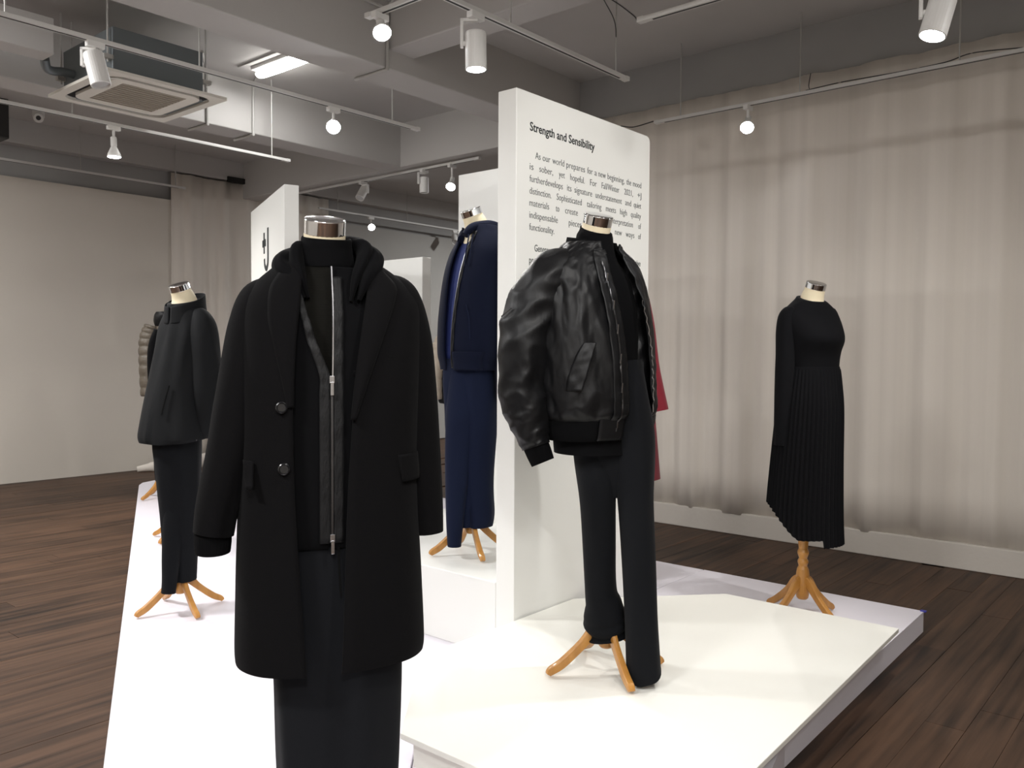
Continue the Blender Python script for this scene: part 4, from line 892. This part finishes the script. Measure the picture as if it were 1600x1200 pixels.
tr = link_mesh('trousers', loft(kt, 56, 44, -0.4, disp=lambda th, t: 0.006 * nz(th * 2, t * 5, 2) - 0.02 * math.exp(-((math.sin((th - 0.1) / 2)) / 0.06) ** 2) * (1 - t)), 'navy_cotton', f5, smooth=True)
lg = tube([(A(728), -0.03, Z(565), 0.07, 0.07), (A(722), -0.045, Z(650), 0.075, 0.07), (A(716), -0.06, Z(740), 0.058, 0.06), (A(713), -0.07, Z(800), 0.044, 0.055), (A(712), -0.075, Z(849), 0.033, 0.05)], 22, 30, e=2.4, disp=lambda th, t: 0.04 * nz(th, t * 5, 3))
link_mesh('trouser_leg', lg, 'navy_cotton', tr, smooth=True)

# ---------------------------------------------------------------- 6. quilted jackets and the other far figures
def quilted(keys, yaw, m, root, n=9, nu=56, nv=108, depth=0.016, name='quilted_jacket'):
    return link_mesh(name, loft(keys, nu, nv, yaw, disp=lambda th, t: depth * (abs(math.sin(PI * n * t)) ** 0.6) - depth + 0.004 * nz(th * 9, t * n * 3, 2)), m, root, smooth=True)
def simple_legs(root, keys, m='trouser_black', yaw=-0.3):
    return link_mesh('trousers', loft(keys, 40, 24, yaw, disp=lambda th, t: 0.005 * nz(th * 2, t * 4, 5) - 0.014 * math.exp(-((math.sin(th / 2)) / 0.06) ** 2) * (1 - t)), m, root, smooth=True)
f6 = figure('mannequin', 'headless mannequin in taupe quilted puffer jacket at the far end of the platform', 3.64, 7.12, 0.02)
A = lambda p: (p - 249.5) * 0.00515
Z = lambda p: 1.30 + (546 - p) * 0.005578
stand(f6, 0, 0, math.radians(185), post_top=0.8)
neck(f6, (A(258), -0.02, Z(490)), -0.9, 0.36, 0.050, 0.062, 0.10, 0.03)
kq = [(Z(622), A(258), 0, 0.185, 0.145, 2.2), (Z(612), A(256), 0, 0.200, 0.155, 2.2), (Z(580), A(256), 0, 0.195, 0.150, 2.2), (Z(540), A(259), 0, 0.180, 0.135, 2.2), (Z(515), A(261), 0, 0.155, 0.115, 2.1), (Z(503), A(261), 0, 0.105, 0.09, 2)]
qj = quilted(kq, -0.7, 'puffer_taupe', f6, 9)
link_mesh('padded_collar', loft([(Z(510), A(260), 0, 0.105, 0.098, 2), (Z(503), A(259), 0, 0.115, 0.105, 2), (Z(494), A(258), -0.01, 0.108, 0.10, 2), (Z(487), A(258), -0.015, 0.09, 0.085, 2)], 40, 16, -0.7, disp=lambda th, t: 0.006 * nz(th * 3, t * 3, 2)), 'nylon_black', qj, smooth=True)
for xa, yb in ((225, -0.02), (291, -0.06)):
    sv = tube([(A(258 + (xa - 258) * 0.75), yb, Z(508), 0.05, 0.06), (A(258 + (xa - 258) * 0.95), yb, Z(530), 0.062, 0.07), (A(xa), yb - 0.02, Z(570), 0.058, 0.066), (A(xa), yb - 0.03, Z(618), 0.046, 0.052)], 22, 70, disp=lambda th, t: 0.16 * abs(math.sin(PI * 9 * t)) ** 0.6 - 0.1)
    link_mesh('quilted_sleeve', sv, 'puffer_taupe', qj, smooth=True)
simple_legs(f6, [(0.15, A(252), 0, 0.075, 0.075, 2.2), (0.4, A(252), 0, 0.09, 0.09, 2.2), (0.7, A(254), 0, 0.11, 0.10, 2.2), (0.95, A(256), 0, 0.12, 0.11, 2.2)])

f7 = figure('mannequin', 'headless mannequin in dark plain top and trousers hidden behind the black shirt jacket', 2.93, 5.5, 0.02)
stand(f7, 0, 0, math.radians(205), r=0.21, post_top=0.8)
neck(f7, (0.0, -0.01, 1.60), -0.9, 0.36, 0.050, 0.062, 0.10, 0.03)
k7 = [(0.86, 0, 0, 0.16, 0.12, 2.2), (1.10, 0, 0, 0.155, 0.115, 2.2), (1.35, 0.01, 0, 0.15, 0.105, 2.2), (1.45, 0.01, 0, 0.12, 0.09, 2.1), (1.53, 0.01, 0, 0.07, 0.07, 2)]
tp7 = link_mesh('jumper', loft(k7, 40, 30, -0.8), 'jersey_black', f7, smooth=True)
for s in (-1, 1):
    link_mesh('jumper_sleeve', tube([(0.11 * s, -0.02 * s, 1.43, 0.045, 0.05), (0.145 * s, -0.03 * s, 1.30, 0.05, 0.055), (0.15 * s, -0.04 * s, 1.05, 0.045, 0.05), (0.145 * s, -0.05 * s, 0.85, 0.035, 0.04)], 18, 24), 'jersey_black', tp7, smooth=True)
simple_legs(f7, [(0.15, 0, 0, 0.07, 0.07, 2.2), (0.4, 0, 0, 0.085, 0.085, 2.2), (0.7, 0, 0, 0.10, 0.10, 2.2), (0.90, 0, 0, 0.12, 0.11, 2.2)])

f8 = figure('mannequin', 'headless mannequin in crimson red coat half hidden behind the text panel', 4.03, 2.62, 0.10)
A = lambda p: (p - 973.5) * 0.00357
Z = lambda p: 1.22 + (550.3 - p) * 0.0036
stand(f8, 0, 0, math.radians(160), r=0.19, post_top=0.8)
neck(f8, (A(972), -0.01, Z(436)), 0.4, 0.36, 0.050, 0.062, 0.12, 0.03)
k8 = [(Z(748), A(975), 0, 0.215, 0.16, 2.2), (Z(690), A(975), 0, 0.195, 0.15, 2.2), (Z(620), A(974), 0, 0.175, 0.135, 2.2), (Z(560), A(974), 0, 0.165, 0.125, 2.2), (Z(500), A(973), 0, 0.165, 0.115, 2.2), (Z(470), A(973), 0, 0.14, 0.10, 2.1), (Z(455), A(973), 0, 0.09, 0.085, 2)]
rc = link_mesh('red_coat', loft(k8, 56, 40, 0.3, disp=lambda th, t: 0.006 * math.sin(th * 5 + t) * (1 - t)), 'red_wool', f8, smooth=True)
for s, xs in ((1, (1002, 1008, 1016, 1029)), (-1, (945, 938, 931, 922))):
    sv = tube([(A(xs[0]), 0.0, Z(468), 0.045, 0.05), (A(xs[1]), 0.0, Z(510), 0.055, 0.06), (A(xs[2]), -0.01, Z(575), 0.057, 0.062), (A(xs[3]), -0.02, Z(641), 0.062, 0.065)], 24, 30)
    link_mesh('coat_sleeve', sv, 'red_wool', rc, smooth=True)
simple_legs(f8, [(0.15, 0, 0, 0.07, 0.07, 2.2), (0.4, 0, 0, 0.085, 0.085, 2.2), (0.6, 0, 0, 0.10, 0.10, 2.2)])

f9 = figure('mannequin', 'headless mannequin in pale beige quilted jacket hidden behind the navy hoodie figure', 4.49, 4.31, 0.02)
stand(f9, 0, 0, math.radians(160), post_top=0.8)
neck(f9, (0.03, -0.01, 1.60), -0.5, 0.36, 0.050, 0.062, 0.10, 0.03)
k9 = [(1.16, 0, 0, 0.175, 0.14, 2.2), (1.18, 0, 0, 0.18, 0.145, 2.2), (1.28, 0, 0, 0.178, 0.14, 2.2), (1.40, 0, 0, 0.165, 0.12, 2.2), (1.46, 0, 0, 0.12, 0.10, 2.1), (1.52, 0, 0, 0.085, 0.08, 2)]
qj = quilted(k9, -0.6, 'puffer_beige', f9, 4)
link_mesh('lower_panel', loft([(0.92, 0, 0, 0.17, 0.135, 2.2), (0.95, 0, 0, 0.182, 0.145, 2.2), (1.10, 0, 0, 0.18, 0.142, 2.2), (1.17, 0, 0, 0.172, 0.136, 2.2)], 40, 20, -0.6), 'cotton_black', qj, smooth=True)
for s in (-1, 1):
    sv = tube([(0.12 * s, 0.0, 1.42, 0.05, 0.06), (0.17 * s, 0.0, 1.32, 0.055, 0.065), (0.185 * s, -0.02, 1.15, 0.05, 0.06), (0.18 * s, -0.04, 0.95, 0.042, 0.05)], 20, 60, disp=lambda th, t: 0.12 * abs(math.sin(PI * 8 * t)) ** 0.6 - 0.08)
    link_mesh('quilted_sleeve', sv, 'puffer_beige', qj, smooth=True)
simple_legs(f9, [(0.15, 0, 0, 0.07, 0.07, 2.2), (0.4, 0, 0, 0.085, 0.085, 2.2), (0.7, 0, 0, 0.10, 0.10, 2.2), (0.95, 0, 0, 0.12, 0.11, 2.2)])
